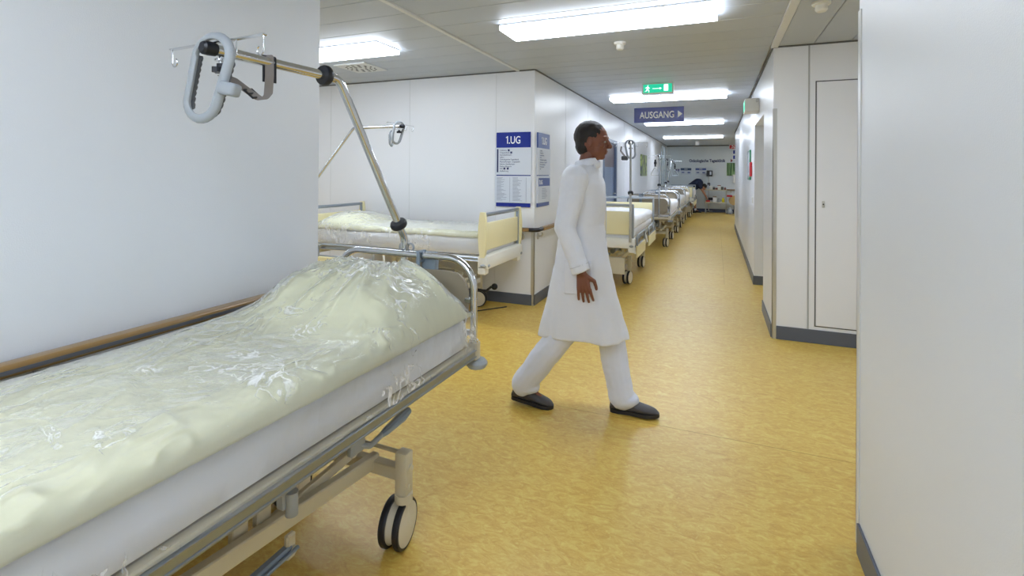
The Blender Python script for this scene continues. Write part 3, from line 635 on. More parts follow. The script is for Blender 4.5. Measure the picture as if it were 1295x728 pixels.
# --- lifting poles
def pole(label, base, dirv, zk=1.10, lean=.17, bend=(.43, 1.80), arm=.55, r=.018, parent=None, m=CHROME, zb=None):
    """base xy, dirv unit vector in plan toward which it leans; bend=(distance, height) of the upper bend; arm length"""
    b = Vector((base[0], base[1], 0)); d = Vector((dirv[0], dirv[1], 0)).normalized(); z0 = zb or .62
    t = thing('lifting_pole', label, 'lifting pole', (base[0], base[1], 0))
    P = [Vector((0, 0, z0)), Vector((0, 0, zk)), d*bend[0]+Vector((0, 0, bend[1])), d*(bend[0]+arm)+Vector((0, 0, bend[1]))]
    MB().tube(fillet(P, .07, 7), r, 14).build('pole', m, t)
    u = (P[2]-P[1]).normalized(); q = P[1]+u*.085
    R = Vector((0, 0, 1)).rotation_difference(u).to_matrix().to_4x4(); R.translation = q
    prof = [(r*1.02, -.015), (r*2.0, -.014), (r*2.25, -.006), (r*2.25, .006), (r*2.0, .014), (r*1.02, .015)]
    MB().lathe(prof, R, 28).build('rubber_ring', BLACK, t)
    R = Vector((0, 0, 1)).rotation_difference(d).to_matrix().to_4x4(); R.translation = P[2]+d*.075
    MB().lathe(prof, R, 28).build('rubber_ring', BLACK, t)
    R = Vector((0, 0, 1)).rotation_difference(d).to_matrix().to_4x4(); R.translation = P[3]
    MB().lathe([(r*1.15, -.03), (r*1.25, -.01), (r*1.2, .008), (r*.8, .014)], R, 20).build('end_plug', BLACK, t)
    # hook bar across the arm
    s = Vector((-d.y, d.x, 0)); tip = P[3]-d*.03+Vector((0, 0, r+.005))
    hb = MB().bar(tip-s*.228, tip+s*.228, .016, .005, .0015, up=(0, 0, 1)); hb.build('hook_bar', CHROME, t)
    for k in (-.222, -.10, .10, .222):
        c = tip+s*k; hk = [c, c+Vector((0, 0, -.045))]+[c+Vector((0, 0, -.045))+(s*.014+s*-.014*math.cos(a))*(1 if k < 0 else -1)+Vector((0, 0, -.014*math.sin(a))) for a in [PI*i/6 for i in range(1, 9)]]
        MB().tube(hk, .0022, 8).build('hook', CHROME, t)
    kn = P[3]-d*.05
    kb = MB().cyl(kn+Vector((0, 0, -r)), kn+Vector((0, 0, -r-.03)), .008, n=12).cyl(kn+Vector((0, 0, -r-.008)), kn+Vector((0, 0, -r-.014)), .02, n=20); kb.build('clamp_screw', CHROME, t)
    st = []
    for i in range(48): a = 2*PI*i/48; rr = .020+.006*math.cos(6*a); st.append((rr*math.cos(a), rr*math.sin(a)))
    MB().prism(st, Matrix.Translation(kn+Vector((0, 0, -r-.042))), .018).cyl(kn+Vector((0, 0, -r-.034)), kn+Vector((0, 0, -r-.022)), .013, n=14).build('star_knob', BLACK, t)
    return t, Vector((base[0], base[1], 0))+P[3], d
def loop_handle(label, at, M, strap_to=None, scale=1.0):
    """racetrack grab handle; local x across, z down the loop, y thickness; hung at origin = inner top"""
    t = thing('grab_handle', label, 'grab handle', at); t.rotation_euler = M.to_euler(); t.scale = (scale,)*3
    top, bot = .067, .058
    pts = []
    for i in range(13): a = PI*i/12; pts.append(Vector((-top*math.cos(a), 0, -.045+top*math.sin(a)*1.0)))
    for i in range(1, 12): pts.append(Vector((top+(bot-top)*i/12, 0, -.045-.135*i/12)))
    for i in range(13): a = PI*i/12; pts.append(Vector((bot*math.cos(a), 0, -.18-bot*math.sin(a))))
    for i in range(1, 12): pts.append(Vector((-bot+(-top+bot)*i/12, 0, -.18+.135*i/12)))
    MB().tube(pts, .0098, 12, closed=True, flat=1.5).build('loop', GREYP, t)
    for s in (-1, 1):
        gp = []
        for i in range(46):
            w = i/45; z = -.05-.165*w; x = s*(top+(bot-top)*w)
            if z < -.18: x = s*(bot*math.sqrt(max(.1, 1-((-.18-z)/bot)**2)))
            gp.append((x-s*.003, .012+.0022*math.sin(w*PI*2*9), z))
        MB().tube(gp, .0105, 10).build('ribbed_grip', mat('grip_grey', (84, 88, 94), .6), t)
    return t
def triangle_handle(label, at, rz, s=1.0, plastic=False):
    t = thing('trapeze_handle', label, 'trapeze handle', at, rz)
    MB().tube(fillet([(0, 0, -.22*s), (.11*s, 0, -.42*s), (-.11*s, 0, -.42*s)], .02, 4, closed=True), .010 if not plastic else .013, 8, closed=True).build('triangle', GREYP if plastic else STEEL, t)
    MB().box((-.016, -.006, -.22*s), (.016, .006, -.04)).build('strap', BLACK, t); MB().box((-.025, -.012, -.16*s), (.025, .012, -.10*s), .004).build('buckle', BLACK, t)
    return t
# ================= BED 1 (near left)
B1 = (-1.39, 2.0, 0); R1 = math.radians(-1.6)
bed('A', 'nearest hospital bed with chrome head hoop and taupe panel along the left wall', B1, R1, .65)
mattress('white-sheeted mattress of the nearest bed', B1, R1, .655, .79, hx=.375)
cover('duvet', 'cream duvet with bulging pillow end on the nearest bed', 'duvet', B1, R1, .836, .788, .385, DUVET, amp=.155, film=.014, puff=.004, seed=9, L=1.97, yhead=-.03, NX=110, NY=240, streak=.042)
cover('plastic_cover', 'crinkled transparent plastic film over the nearest bed', 'plastic cover', B1, R1, .848, .645, .390, FILM, amp=.158, film=.015, flare=.022, seed=9, L=2.02, thick=0, NX=190, NY=360, yhead=-.015, streak=.045, puff=.006, ragged=.1)
p1, tip1, d1_ = pole('chrome lifting pole at the head of the nearest bed', (-1.403, 2.035), (-.055, -1), zk=1.10, bend=(.435, 1.80), arm=.55, zb=.56)
p1.rotation_euler = (0, 0, 0)
# handle hung over the arm tip, swung to the left
Rh = Euler((math.radians(-4), math.radians(12), math.radians(6))).to_matrix()
lh = loop_handle('grey loop grab handle with ribbed grips on the nearest lifting pole', Vector((-1.418, 1.055, 1.812)), Rh, scale=1.0)
MB().box((.058, -.018, -.150), (.125, .018, -.110), .010, None, 3).build('strap_holder', GREYP, lh)
sp_t = thing('strap', 'grey webbing strap with buckle joining the loop handle to the pole arm', 'strap', (-1.455, 1.265, 1.8))
def ribbon(pts, w, wdir, th=.0016):
    mb = MB(); P = [Vector(p) for p in pts]; wd = Vector(wdir).normalized()*w/2
    vs = []; n = len(P)
    for i in range(n):
        tdir = (P[min(i+1, n-1)]-P[max(i-1, 0)]).normalized(); nn = tdir.cross(wd).normalized()*th
        vs += [P[i]-wd-nn, P[i]+wd-nn, P[i]+wd+nn, P[i]-wd+nn]
    fs = []
    for i in range(n-1):
        for k in range(4): fs.append((i*4+k, i*4+(k+1) % 4, i*4+4+(k+1) % 4, i*4+4+k))
    fs += [(3, 2, 1, 0), tuple(4*(n-1)+k for k in range(4))]
    return mb.add(vs, fs)
ribbon(fillet([(-.022, 0, .0), (-.022, 0, .022), (.022, 0, .022), (.024, 0, -.05), (.03, -.01, -.115), (.028, -.03, -.14), (.0, -.055, -.115), (-.03, -.10, -.075), (-.045, -.125, -.065)], .012, 4), .03, (.35, 1, .25)).build('webbing', STRAP, sp_t)
sl_ = ribbon(fillet([(-.0195, .002, .0), (-.0195, .002, .0205), (.0205, .002, .0205), (.0215, .002, -.072)], .010, 5), .046, (.35, 1, .0), .0022)
sl_.build('rubber_sleeve', BLACK, sp_t)
bk = Matrix.Translation((.002, -.05, -.117)) @ Euler((.3, .75, .5)).to_matrix().to_4x4()
MB().box((-.022, -.022, -.003), (-.016, .022, .003), .001, bk).box((.016, -.022, -.003), (.022, .022, .003), .001, bk).box((-.022, -.024, -.003), (.022, -.018, .003), .001, bk).box((-.022, .018, -.003), (.022, .024, .003), .001, bk).box((-.003, -.022, -.002), (.003, .022, .004), .001, bk).build('buckle', BLACK, sp_t)
# clamp rings where pole meets the hoop
cl = MB()
for k in (-1, 1): cl.tube([(k*.022+.018*math.cos(a), .02+.0*k, 1.055+.018*math.sin(a)) for a in [2*PI*i/14 for i in range(14)]], .0055, 8, closed=True)
cl.box((-.03, -.005, .955), (.03, .05, .975), .004).cyl((-.035, .02, .93), (-.035, .02, .95), .01)
cl.build('pole_clamp', GREYP, p1)
# ================= BED 2 (behind, side hall)
B2 = (-4.00, 4.48, 0); R2 = PI/2
bed('B', 'hospital bed standing across the side hall under the direction signs', B2, R2, .66, guards=[(-1, -.15, -.85)], cap=True, incl=False, frame=WHITEP, L=2.05)
mattress('white mattress of the bed under the direction signs', B2, R2, .665, .83, hx=.38, L=2.03)
cover('duvet', 'cream duvet folded on the bed under the direction signs', 'duvet', B2, R2, .865, .82, .375, DUVET, amp=.095, wr=.008, puff=.0, seed=21, L=1.92, NX=40, NY=90, yhead=-.05)
cover('plastic_cover', 'clear plastic film over the bed under the direction signs', 'plastic cover', B2, R2, .878, .69, .41, FILM, amp=.10, film=.014, seed=27, L=1.98, thick=0, NX=60, NY=140, yhead=-.02)
pole('lifting pole of the bed in the left side hall', (-4.22, 4.2), (1, 0), zk=1.15, bend=(.68, 1.885), arm=.62, r=.016)
h2 = loop_handle('small grey loop handle on the side hall lifting pole', Vector((-2.96, 4.2, 1.91)), Euler((math.radians(5), math.radians(12), math.radians(68))).to_matrix(), scale=.85)
h3 = loop_handle('second loop handle folded behind on the side hall lifting pole', Vector((-3.06, 4.2, 1.83)), Euler((0, math.radians(0), math.radians(100))).to_matrix(), scale=.6)
# door stop / pedal and cable by bed 2
tag(MB().tube(fillet([(-2.35, 4.62, .22), (-2.2, 4.66, .2), (-2.16, 4.70, .24)], .02), .012, 10).ball((-2.13, 4.71, .24), .034).build('brake_pedal', BLACK), 'black ball pedal sticking out beneath the bed under the signs', 'pedal')
tag(MB().tube([(-2.9, 3.95, .006), (-2.45, 4.35, .006), (-2.05, 4.85, .006)], .006, 6).build('floor_cable', BLACK), 'black cable lying on the floor under the side hall bed', 'cable')
# ================= BEDS 3-7 in the corridor, heads toward the camera
def linen(name, label, loc, rz, ztop, zbot, hx, amp, seed, L=2.0):
    return cover('duvet', label, 'duvet', loc, rz, ztop, zbot, hx, BEDW, amp=amp, wr=.012, seed=seed, L=L, NX=44, NY=90, puff=.02, yhead=-.05)
B3 = (-1.345, 6.12, 0)
bed('B', 'first corridor bed behind the walking person, pale yellow board toward the camera', B3, PI, .63, guards=[(-1, -.12, -.80), (-1, -1.25, -2.0)], incl=False, frame=CREAM, L=2.1)
mattress('white mattress of the first corridor bed', B3, PI, .635, .80, hx=.385, L=2.05)
linen('duvet', 'white rumpled duvet on the first corridor bed', B3, PI, .86, .74, .40, .07, 31)
B4 = (-1.20, 9.75, 0)
bed('A', 'second corridor bed with chrome hoop and taupe board toward the camera', B4, PI, .62, incl=False)
mattress('white mattress of the second corridor bed', B4, PI, .625, .79, hx=.375)
linen('duvet', 'white duvet on the second corridor bed', B4, PI, .86, .70, .40, .06, 37)
B5 = (-1.19, 12.35, 0)
bed('A', 'third corridor bed, its chrome hoop just past the second bed', B5, PI, .62, incl=False)
mattress('white mattress of the third corridor bed', B5, PI, .625, .79, hx=.375)
linen('duvet', 'white duvet on the third corridor bed', B5, PI, .86, .70, .40, .06, 41)
B6 = (-1.2, 14.75, 0)
bed('A', 'fourth corridor bed, second from the far end of the row', B6, PI, .62, incl=False)
mattress('white mattress of the fourth corridor bed', B6, PI, .625, .79, hx=.375)
linen('duvet', 'white duvet on the fourth corridor bed', B6, PI, .86, .70, .40, .06, 43)
B7 = (-1.12, 17.1, 0)
bed('B', 'last corridor bed beside the bending person', B7, PI, .64, guards=[(-1, -.15, -.9), (-1, -1.1, -1.95)], incl=False)
mattress('white mattress of the last corridor bed', B7, PI, .645, .80, hx=.385)
linen('duvet', 'white duvet on the last corridor bed', B7, PI, .90, .70, .42, .06, 47)
_, tp, _ = pole('thin lifting pole in front of the first corridor bed', (-.955, 6.06), (-.16, 1), zk=1.12, bend=(.45, 1.83), arm=.45, r=.015, m=STEEL, zb=.60)
loop_handle('grey loop handle hanging from the first corridor pole', tp+Vector((.0, -.1, .03)), Euler((0, math.radians(-8), math.radians(20))).to_matrix(), scale=.95)
s3 = thing('strap', 'dark strap bundle hanging beside the first corridor pole', 'strap', (tp.x-.12, tp.y-.03, 1.80))
MB().tube([(0, 0, 0), (-.01, 0, -.06), (.02, 0, -.10), (.06, 0, -.15)], .012, 8).build('webbing', STRAP, s3); MB().box((.0, -.02, -.19), (.09, .02, -.13), .01).build('buckle', DGREY, s3)
_, tp, _ = pole('lifting pole of the second corridor bed, triangle hanging from it', (-1.0, 9.72), (-.1, 1), zk=1.15, bend=(.5, 1.79), arm=.55, r=.015, zb=.60)
triangle_handle('metal triangle handle hanging above the second corridor bed', (-1.15, 10.4, 1.76), 0, .85)
_, tp, _ = pole('lifting pole of the third corridor bed', (-1.12, 12.32), (-.05, 1), zk=1.15, bend=(.5, 1.78), arm=.5, r=.015, zb=.60)
triangle_handle('dark strap and handle above the third corridor bed', (tp.x, tp.y-.05, 1.76), 0, .62, True)
_, tp, _ = pole('lifting pole of the fourth corridor bed', (-1.28, 14.72), (.1, 1), zk=1.15, bend=(.5, 1.80), arm=.5, r=.015, zb=.60)
triangle_handle('white plastic triangle handle above the fourth corridor bed', (tp.x+.02, tp.y-.05, 1.78), .2, .95, True)
# ------------------------------------------------------------------ pictures and signs at the far end
FLW = picture_mat('leaf_picture', (70, 76, 96), (120, 140, 84), (196, 210, 120), (.6, 2.2, 2.2))
BAM = picture_mat('bamboo_picture', (40, 70, 40), (70, 110, 60), (150, 180, 120), (7, 1, .6))
t = thing('picture', 'canvas photo of pale green leaves on the left corridor wall', 'picture', (CL, 13.6, 1.655))
MB().box((0, -.55, -.28), (.025, .55, .28), .003).build('canvas', FLW, t, False)
t = thing('picture', 'green bamboo picture on the end wall at the right', 'picture', (.60, YE, 1.63))
MB().box((-.25, -.025, -.24), (.25, 0, .24), .003).build('canvas', BAM, t, False)
text_o = thing('wall_lettering', 'navy lettering Onkologische Tagesklinik on the end wall', 'lettering', (-.98, YE, 1.90))
text('letters', 'Onkologische Tagesklinik', .155, NAVYT, face_y(0, -.004, .0), text_o, sx=.80, ext=.003, off=.0045)
a_ = tag(MB(face_y(0, YE-.004, 0)).prism([(.485, 1.885), (.485, 2.02), (.56, 1.952)], Matrix.Identity(4), .006).build('arrow_mark', mat('dark_red', (140, 30, 40), .4), None, False), 'dark red arrow after the lettering on the end wall', 'arrow')
t = thing('fire_sign', 'red and white fire extinguisher sign at the end of the corridor', 'sign', (.56, YE-.5, 0))
MB().box((-.14, 0, 2.36), (.14, .01, 2.58-.06), .001).build('border', SIGNW, t, False); MB().box((-.128, -.002, 2.372), (.128, 0, 2.508)).build('red_face', RED, t, False)
MB().tube([(-.07, -.004, 2.39), (.0, -.004, 2.44), (.06, -.004, 2.50)], .008, 6).cyl((-.03, -.004, 2.46), (-.03, -.004, 2.5), .02, n=10).cyl((.03, -.004, 2.39), (.03, -.004, 2.44), .018, n=10).build('pictogram', SIGNW, t)
for z, lb in ((2.27, 'upper of two small blue square signs near the end wall corner'), (2.08, 'lower of two small blue square signs near the end wall corner')):
    t = thing('info_sign', lb, 'sign', (.64, YE, z))
    MB().box((-.09, -.012, -.08), (.09, 0, .08), .001).build('plate', SIGNW, t, False); MB().box((-.075, -.014, -.068), (.075, -.011, .068)).build('blue_face', BLUE, t, False)
    MB().box((-.008, -.0155, -.04), (.008, -.0135, .03)).build('symbol', SIGNW, t, False)
def board(label, x0, x1, z0, z1, head, hz):
    t = thing('notice_board', label, 'notice board', ((x0+x1)/2, YE, 0))
    w = (x1-x0)/2
    MB().box((-w, -.015, z0), (w, 0, z1), .001).build('plate', SIGNG, t, False)
    MB().box((-w, -.018, z1-hz), (w, -.014, z1)).build('header', head, t, False)
    b = MB(); b.box((-w*.8, -.017, z0+.06), (-w*.3, -.0145, z0+.10)).box((w*.3, -.017, z0+.05), (w*.8, -.0145, z0+.10)).build('print', BLUE2, t, False)
    MB().box((-w*.3, -.0195, z1-hz*.6), (w*.3, -.0175, z1-hz*.4)).build('heading', SIGNW, t, False)
board('wider notice board with dark teal header on the end wall', -1.29, -.90, 1.42, 1.67, mat('teal_header', (44, 70, 104), .4), .09)
board('notice board with violet-blue header beside the equipment stand', -.75, -.37, 1.42, 1.67, BLUE2, .08)
board('smallest notice plate with purple header, leftmost on the end wall', -1.48, -1.33, 1.48, 1.63, mat('purple_header', (70, 60, 110), .4), .05)
tag(MB().box((-.12, YE-.012, 1.42), (.09, YE, 1.70), .002).build('blank_notice', ENDW), 'blank pale panel on the end wall right of the equipment stand', 'panel')
tag(MB().box((-.66, 17.6, 2.40), (-.53, 17.63, 2.53), .003).build('ceiling_sign', SIGNW), 'small white square sign hanging from the ceiling at the corridor end', 'sign')
tag(MB().box((.57, YE-.09, 1.12), (.72, YE, 1.40), .01).box((.55, YE-.1, 1.40), (.74, YE, 1.43), .004).build('soap_dispenser', WHITEP), 'white dispenser on the end wall below the bamboo picture', 'dispenser')
tag(MB().box((-.87, YE-.01, .5), (-.79, YE, .58), .002).build('wall_socket', CREAM), 'socket on the end wall between the bending person and the trolley', 'socket')
rl = thing('handrail', 'wooden handrail on the end wall right of the trolley', 'handrail', (.3, YE, 0))
MB().box((0, -.08, .84), (1.5, -.03, .88), .008).build('wooden_rail', WOOD, rl); bracket(rl, (.2, 0, .79), (0, -1, 0)); bracket(rl, (1.2, 0, .79), (0, -1, 0))
# equipment stand with monitor
t = thing('monitor_stand', 'black monitor on a pole stand behind the trolley', 'monitor stand', (-.27, 20.12, 0))
MB().cyl((0, 0, .05), (0, 0, 1.4), .018).build('pole', STEEL, t); 
b = MB()
for k in range(5): a = 2*PI*k/5; b.bar((0, 0, .07), (.14*math.cos(a), .14*math.sin(a), .05), .03, .02)
b.build('star_base', GREYP, t)
MB().box((-.08, -.06, 1.36), (.13, .04, 1.58), .012).build('monitor', BLACK, t); MB().box((.03, -.063, 1.42), (.09, -.059, 1.54)).build('screen', SIGNG, t, False)
MB().box((-.05, -.05, .98), (.05, .05, 1.12), .01).build('pole_box', DGREY, t)
# trolley
TX, TY = -.02, 19.85
t = thing('utility_trolley', 'two-shelf metal trolley against the end wall', 'trolley', (TX, TY, 0))
for z, m_ in ((.845, CREAM), (.385, CREAM)): MB().box((-.37, -.2, z), (.37, .2, z+.03), .006).build('shelf', m_, t)
for x in (-.35, .35):
    for yy in (-.18, .18):
        MB().cyl((x, yy, .11), (x, yy, .9), .013, n=10).build('post', STEEL, t)
        MB().cyl((x-.016, yy, .05), (x+.016, yy, .05), .05, n=20).box((x-.022, yy-.02, .05), (x+.022, yy+.02, .12), .004).build('castor', GREYP, t)
MB().tube(fillet([(-.36, -.2, .93), (.36, -.2, .93)], .01), .006, 6).build('edge_rail', STEEL, t)
def item(name, label, x, z, w, h, m_, cat, kind='box', d=.12):
    X = TX+x; Y_ = TY-.05
    if kind == 'box': b = MB().box((X-w/2, Y_-d/2, z), (X+w/2, Y_+d/2, z+h), min(w, h)*.08)
    else: b = MB().lathe([(w*.46, 0), (w/2, h*.05), (w/2, h*.7), (w*.25, h*.82), (w*.25, h)], Matrix.Translation((X, Y_, z)), 16)
    tag(b.build(name, m_), label, cat)
z1_, z2_ = .876, .416
DRED = mat('dark_red_box', (130, 36, 38), .5)
item('bottle', 'clear bottle at the left end of the trolley top', -.26, z1_, .07, .17, SIGNG, 'bottle', 'lathe')
item('tissue_box', 'white and grey carton on the trolley top near the left', -.17, z1_, .10, .14, WHITEP, 'carton')
item('black_case', 'small black case on the trolley top', -.07, z1_, .08, .09, BLACK, 'case')
item('red_carton', 'small red carton on the trolley top, left of the white one', .02, z1_, .09, .07, DRED, 'carton')
item('white_carton', 'tall white carton with red lid on the trolley top', .11, z1_, .11, .13, WHITEP, 'carton')
item('carton_lid', 'red lid on the tall white carton', .11, z1_+.132, .115, .025, DRED, 'lid')
item('dark_carton', 'dark carton on the trolley top beside the red one', .215, z1_, .09, .10, BLACK, 'carton')
item('red_tin', 'red tin at the right end of the trolley top', .31, z1_, .07, .09, DRED, 'tin', 'lathe')
item('red_box', 'red box at the left of the lower trolley shelf', -.27, z2_, .14, .06, RED, 'box')
item('black_bag', 'black bag the bending person reaches into', -.18, z2_+.062, .16, .10, BLACK, 'bag')
item('white_box', 'open white box in the middle of the lower shelf', -.04, z2_, .14, .17, SIGNW, 'box')
item('brown_box', 'brown box lying on the white one on the lower shelf', -.04, z2_+.172, .13, .04, TAUPE, 'box')
item('bag_bundle', 'crumpled white bag bundle on the lower shelf', .11, z2_, .12, .16, GREYP, 'bag', 'lathe')
item('yellow_tub', 'bright yellow tub at the right of the lower shelf', .25, z2_, .10, .17, YEL, 'tub', 'lathe')
item('red_pouch', 'red pouch on the wall side right of the trolley', .46, .62, .18, .06, RED, 'pouch', d=.3)
tag(MB().cyl((.46+.02, 20.14, .6), (.46+.02, YE, .6), .01).build('wall_hook', STEEL), 'hook on the end wall holding the red pouch', 'hook')
t = thing('fan', 'round tan stand fan right of the trolley', 'fan', (.60, 20.0, 0))
MB().lathe([(.05, -.03), (.17, -.03), (.18, 0), (.17, .03), (.05, .04)], Matrix.Translation((0, 0, .48)) @ Matrix.Rotation(PI/2, 4, 'X'), 28).build('head', mat('tan_plastic', (206, 176, 120), .5), t)
MB().cyl((0, .02, .02), (0, .02, .48), .014).lathe([(.14, 0), (.14, .02), (.03, .04)], Matrix.Translation((0, .02, 0))).build('stand', DGREY, t)
tag(MB().lathe([(.10, 0), (.11, .05), (.08, .16), (.03, .22)], Matrix.Translation((.45, 19.75, 0)), 12).build('plastic_bag', GREYP), 'grey plastic bag on the floor right of the trolley', 'bag')
tag(MB().box((.6, 19.62, 0), (.75, 19.77, .34), .01).build('waste_bin', WHITEP), 'white bin partly hidden by the right corridor wall', 'bin')
tag(MB().ball((.46, 19.55, .022), .022).build('blue_cap', BLUE2), 'tiny blue cap on the floor by the plastic bag', 'cap')
# ------------------------------------------------------------------ people
def organic(name, mb, vox, m, parent, it=4, disp=0, dsz=.1):
    o = mb.build(name, m, parent, True, None, 180)
    r = o.modifiers.new('remesh', 'REMESH'); r.mode = 'VOXEL'; r.voxel_size = vox; r.use_smooth_shade = True
    s = o.modifiers.new('smooth', 'SMOOTH'); s.iterations = it; s.factor = .5
    if disp:
        tx = bpy.data.textures.new(name, 'CLOUDS'); tx.noise_scale = dsz; tx.noise_depth = 2
        d = o.modifiers.new('folds', 'DISPLACE'); d.texture = tx; d.strength = disp; d.texture_coords = 'LOCAL'
    return o
def hand(mb, w, d, side, palmn, s=1.0, curl=.5):
    """w wrist, d finger direction, palmn palm normal; side = thumb direction"""
    w = Vector(w); d = Vector(d).normalized(); n = Vector(palmn); n = (n-d*n.dot(d)).normalized(); x = Vector(side); x = (x-d*x.dot(d)-n*x.dot(n)).normalized()
    for k in (-.028, -.01, .01, .027): mb.cap(w+d*.01*s+x*k*.6*s, w+d*.085*s+x*k*s, .016*s, .0125*s, 10)
    for k, L_ in ((.033, .068), (.012, .076), (-.010, .071), (-.031, .056)):
        p = w+d*.088*s+x*k*s; dd = (d+x*k*4.0).normalized(); Ls = [L_*.45, L_*.32, L_*.25]; rr = .0094*s
        for j, l in enumerate(Ls):
            dd = (dd+n*curl*(.55+.25*j)).normalized(); q = p+dd*l*s; mb.cap(p, q, rr, rr*.9, 10); p = q; rr *= .92
    p = w+d*.02*s+x*.028*s; q = p+(d*.6+x*.75+n*.3).normalized()*.042*s; mb.cap(p, q, .014*s, .0115*s, 10); r_ = q+(d*.95+x*.15+n*.35).normalized()*.034*s; mb.cap(q, r_, .011*s, .0095*s, 10)
    mb.cap(r_, r_+(d+n*.4).normalized()*.018*s, .0095*s, .0085*s, 10)
def head(mb, c, R, s=1.0):
    c = Vector(c); T = lambda *p: c+R @ (Vector(p)*s)
    mb.ball(T(-.008, 0, .018), (.097*s, .076*s, .098*s), R, 24); mb.ball(T(.028, 0, -.038), (.062*s, .058*s, .072*s), R, 20)
    mb.ball(T(.058, 0, -.085), (.024*s, .028*s, .02*s), R, 12); mb.ball(T(.074, 0, .028), (.02*s, .052*s, .014*s), R, 12)
    mb.cap(T(.088, 0, .012), T(.106, 0, -.024), .008*s, .0125*s); mb.ball(T(.098, .011, -.029), .0075*s); mb.ball(T(.098, -.011, -.029), .0075*s)
    mb.cap(T(.084, .018, -.052), T(.084, -.018, -.052), .0085*s, .0085*s); mb.cap(T(.081, .015, -.062), T(.081, -.015, -.062), .0085*s, .0085*s)
    for sg in (-1, 1):
        mb.ball(T(.062, sg*.042, -.02), (.02*s, .018*s, .02*s), R, 10); mb.ball(T(-.002, sg*.078, -.004), (.018*s, .008*s, .031*s), R, 12); mb.ball(T(.076, sg*.030, .012), (.012*s, .014*s, .010*s), R, 10)
def shoe(t, name, label_side, heel, toe, pitch, m, sole):
    heel = Vector(heel); toe = Vector(toe); d = (toe-heel).normalized(); x = d.cross(Vector((0, 0, 1))).normalized(); up = x.cross(d); L_ = (toe-heel).length
    prof = [(0, .028, .052), (.06, .036, .085), (.25, .037, .098), (.42, .038, .088), (.6, .046, .066), (.78, .047, .052), (.92, .038, .042), (1.0, .014, .024)]
    vs = []; n = 18
    for (u, w, h) in prof:
        c = heel+d*L_*u
        for k in range(n):
            a = 2*PI*k/n; ca, sa = math.cos(a), math.sin(a)
            px = w*abs(ca)**.8*(1 if ca > 0 else -1); pz = .014+(h-.014)*(.5+.5*abs(sa)**.8*(1 if sa > 0 else -1))
            if sa > 0: px *= (1-.42*(sa**2)*(1 if u < .6 else .6))
            vs.append(c+x*px+up*pz)
    fs = [(i*n+k, i*n+(k+1) % n, (i+1)*n+(k+1) % n, (i+1)*n+k) for i in range(len(prof)-1) for k in range(n)]+[tuple(range(n)), tuple((len(prof)-1)*n+k for k in range(n-1, -1, -1))]
    o = MB().add(vs, fs).build(name, m, t, True, None, 180); md = o.modifiers.new('s', 'SUBSURF'); md.levels = 1; md.render_levels = 2
    out = []
    for i in range(9): u, w = [(0, .02), (.05, .032), (.2, .037), (.4, .037), (.6, .047), (.78, .05), (.92, .04), (.99, .02), (1.01, .006)][i]; out.append((w, u*L_))
    outl = out+[(-a, b) for a, b in reversed(out)]
    M = Matrix((x, d, up)).transposed().to_4x4(); M.translation = heel+up*.010
    MB().prism(outl, M, .02).build('sole', sole, o)
    lc = MB()
    for u, h in ((.42, .091), (.5, .080), (.58, .070)): c = heel+d*L_*u+up*h; lc.tube([c-x*.02-up*.006, c+up*.002, c+x*.02-up*.006], .003, 6)
    lc.build('laces', sole, o)
# ---- walking person
P0 = (-.745, 2.93, 0)
t = thing('person', 'person in a long white coat and white trousers striding right along the corridor', 'person', P0, math.radians(2))
bd = MB()
hipR, hipL = Vector((-.01, -.09, .88)), Vector((.01, .09, .88)); knR, anR = Vector((-.10, -.075, .47)), Vector((-.345, -.05, .135)); knL, anL = Vector((.155, .08, .47)), Vector((.225, .06, .105))
bd.ball((0, 0, .93), (.11, .155, .12)); bd.ball((-.005, 0, 1.08), (.10, .14, .14)); bd.ball((.0, 0, 1.26), (.115, .165, .17)); bd.cap((.0, -.13, 1.40), (.0, .13, 1.40), .045, .045)
bd.cap((.01, 0, 1.40), (.035, 0, 1.53), .058, .05)
for h_, k_, a_ in ((hipR, knR, anR), (hipL, knL, anL)): bd.cap(h_, k_, .085, .056); bd.cap(k_, a_, .055, .036); bd.cap(a_+Vector((0, 0, -.02)), a_+Vector((.10, 0, -.075)), .028, .014)
shR, elR, wrR = Vector((0, -.19, 1.395)), Vector((-.045, -.255, 1.12)), Vector((.055, -.265, .875))
shL, elL, wrL = Vector((0, .185, 1.40)), Vector((-.08, .22, 1.13)), Vector((-.10, .21, .87))
for s_, e_, w_ in ((shR, elR, wrR), (shL, elL, wrL)): bd.cap(s_, e_, .05, .038); bd.cap(e_, w_, .038, .026)
hand(bd, wrR+Vector((.002, 0, -.005)), (.12, .02, -1), (1, .2, 0), (-.1, 1, 0), 1.0, .28); hand(bd, wrL, (0, -.02, -1), (1, -.2, 0), (0, -1, 0), 1.0, .28)
HC = (.058, 0, 1.612); HR = Euler((0, math.radians(4), math.radians(0))).to_matrix(); head(bd, HC, HR)
body = organic('body', bd, .0034, SKIN, t, 3)
for sg in (-1, 1):
    e = MB().ball(Vector(HC)+HR @ Vector((.077, sg*.030, .004)), .0100, None, 12).build('eye', EYEW, t); MB().ball(Vector(HC)+HR @ Vector((.0850, sg*.031, .004)), .0045, None, 10).build('iris', BLACK, e)
hb = MB().ball(Vector(HC)+HR @ Vector((-.020, 0, .032)), (.098, .081, .096), HR, 24).ball(Vector(HC)+HR @ Vector((-.045, 0, -.02)), (.06, .068, .07), HR, 20)
organic('hair', hb, .006, HAIR, t, 2, .006, .02)
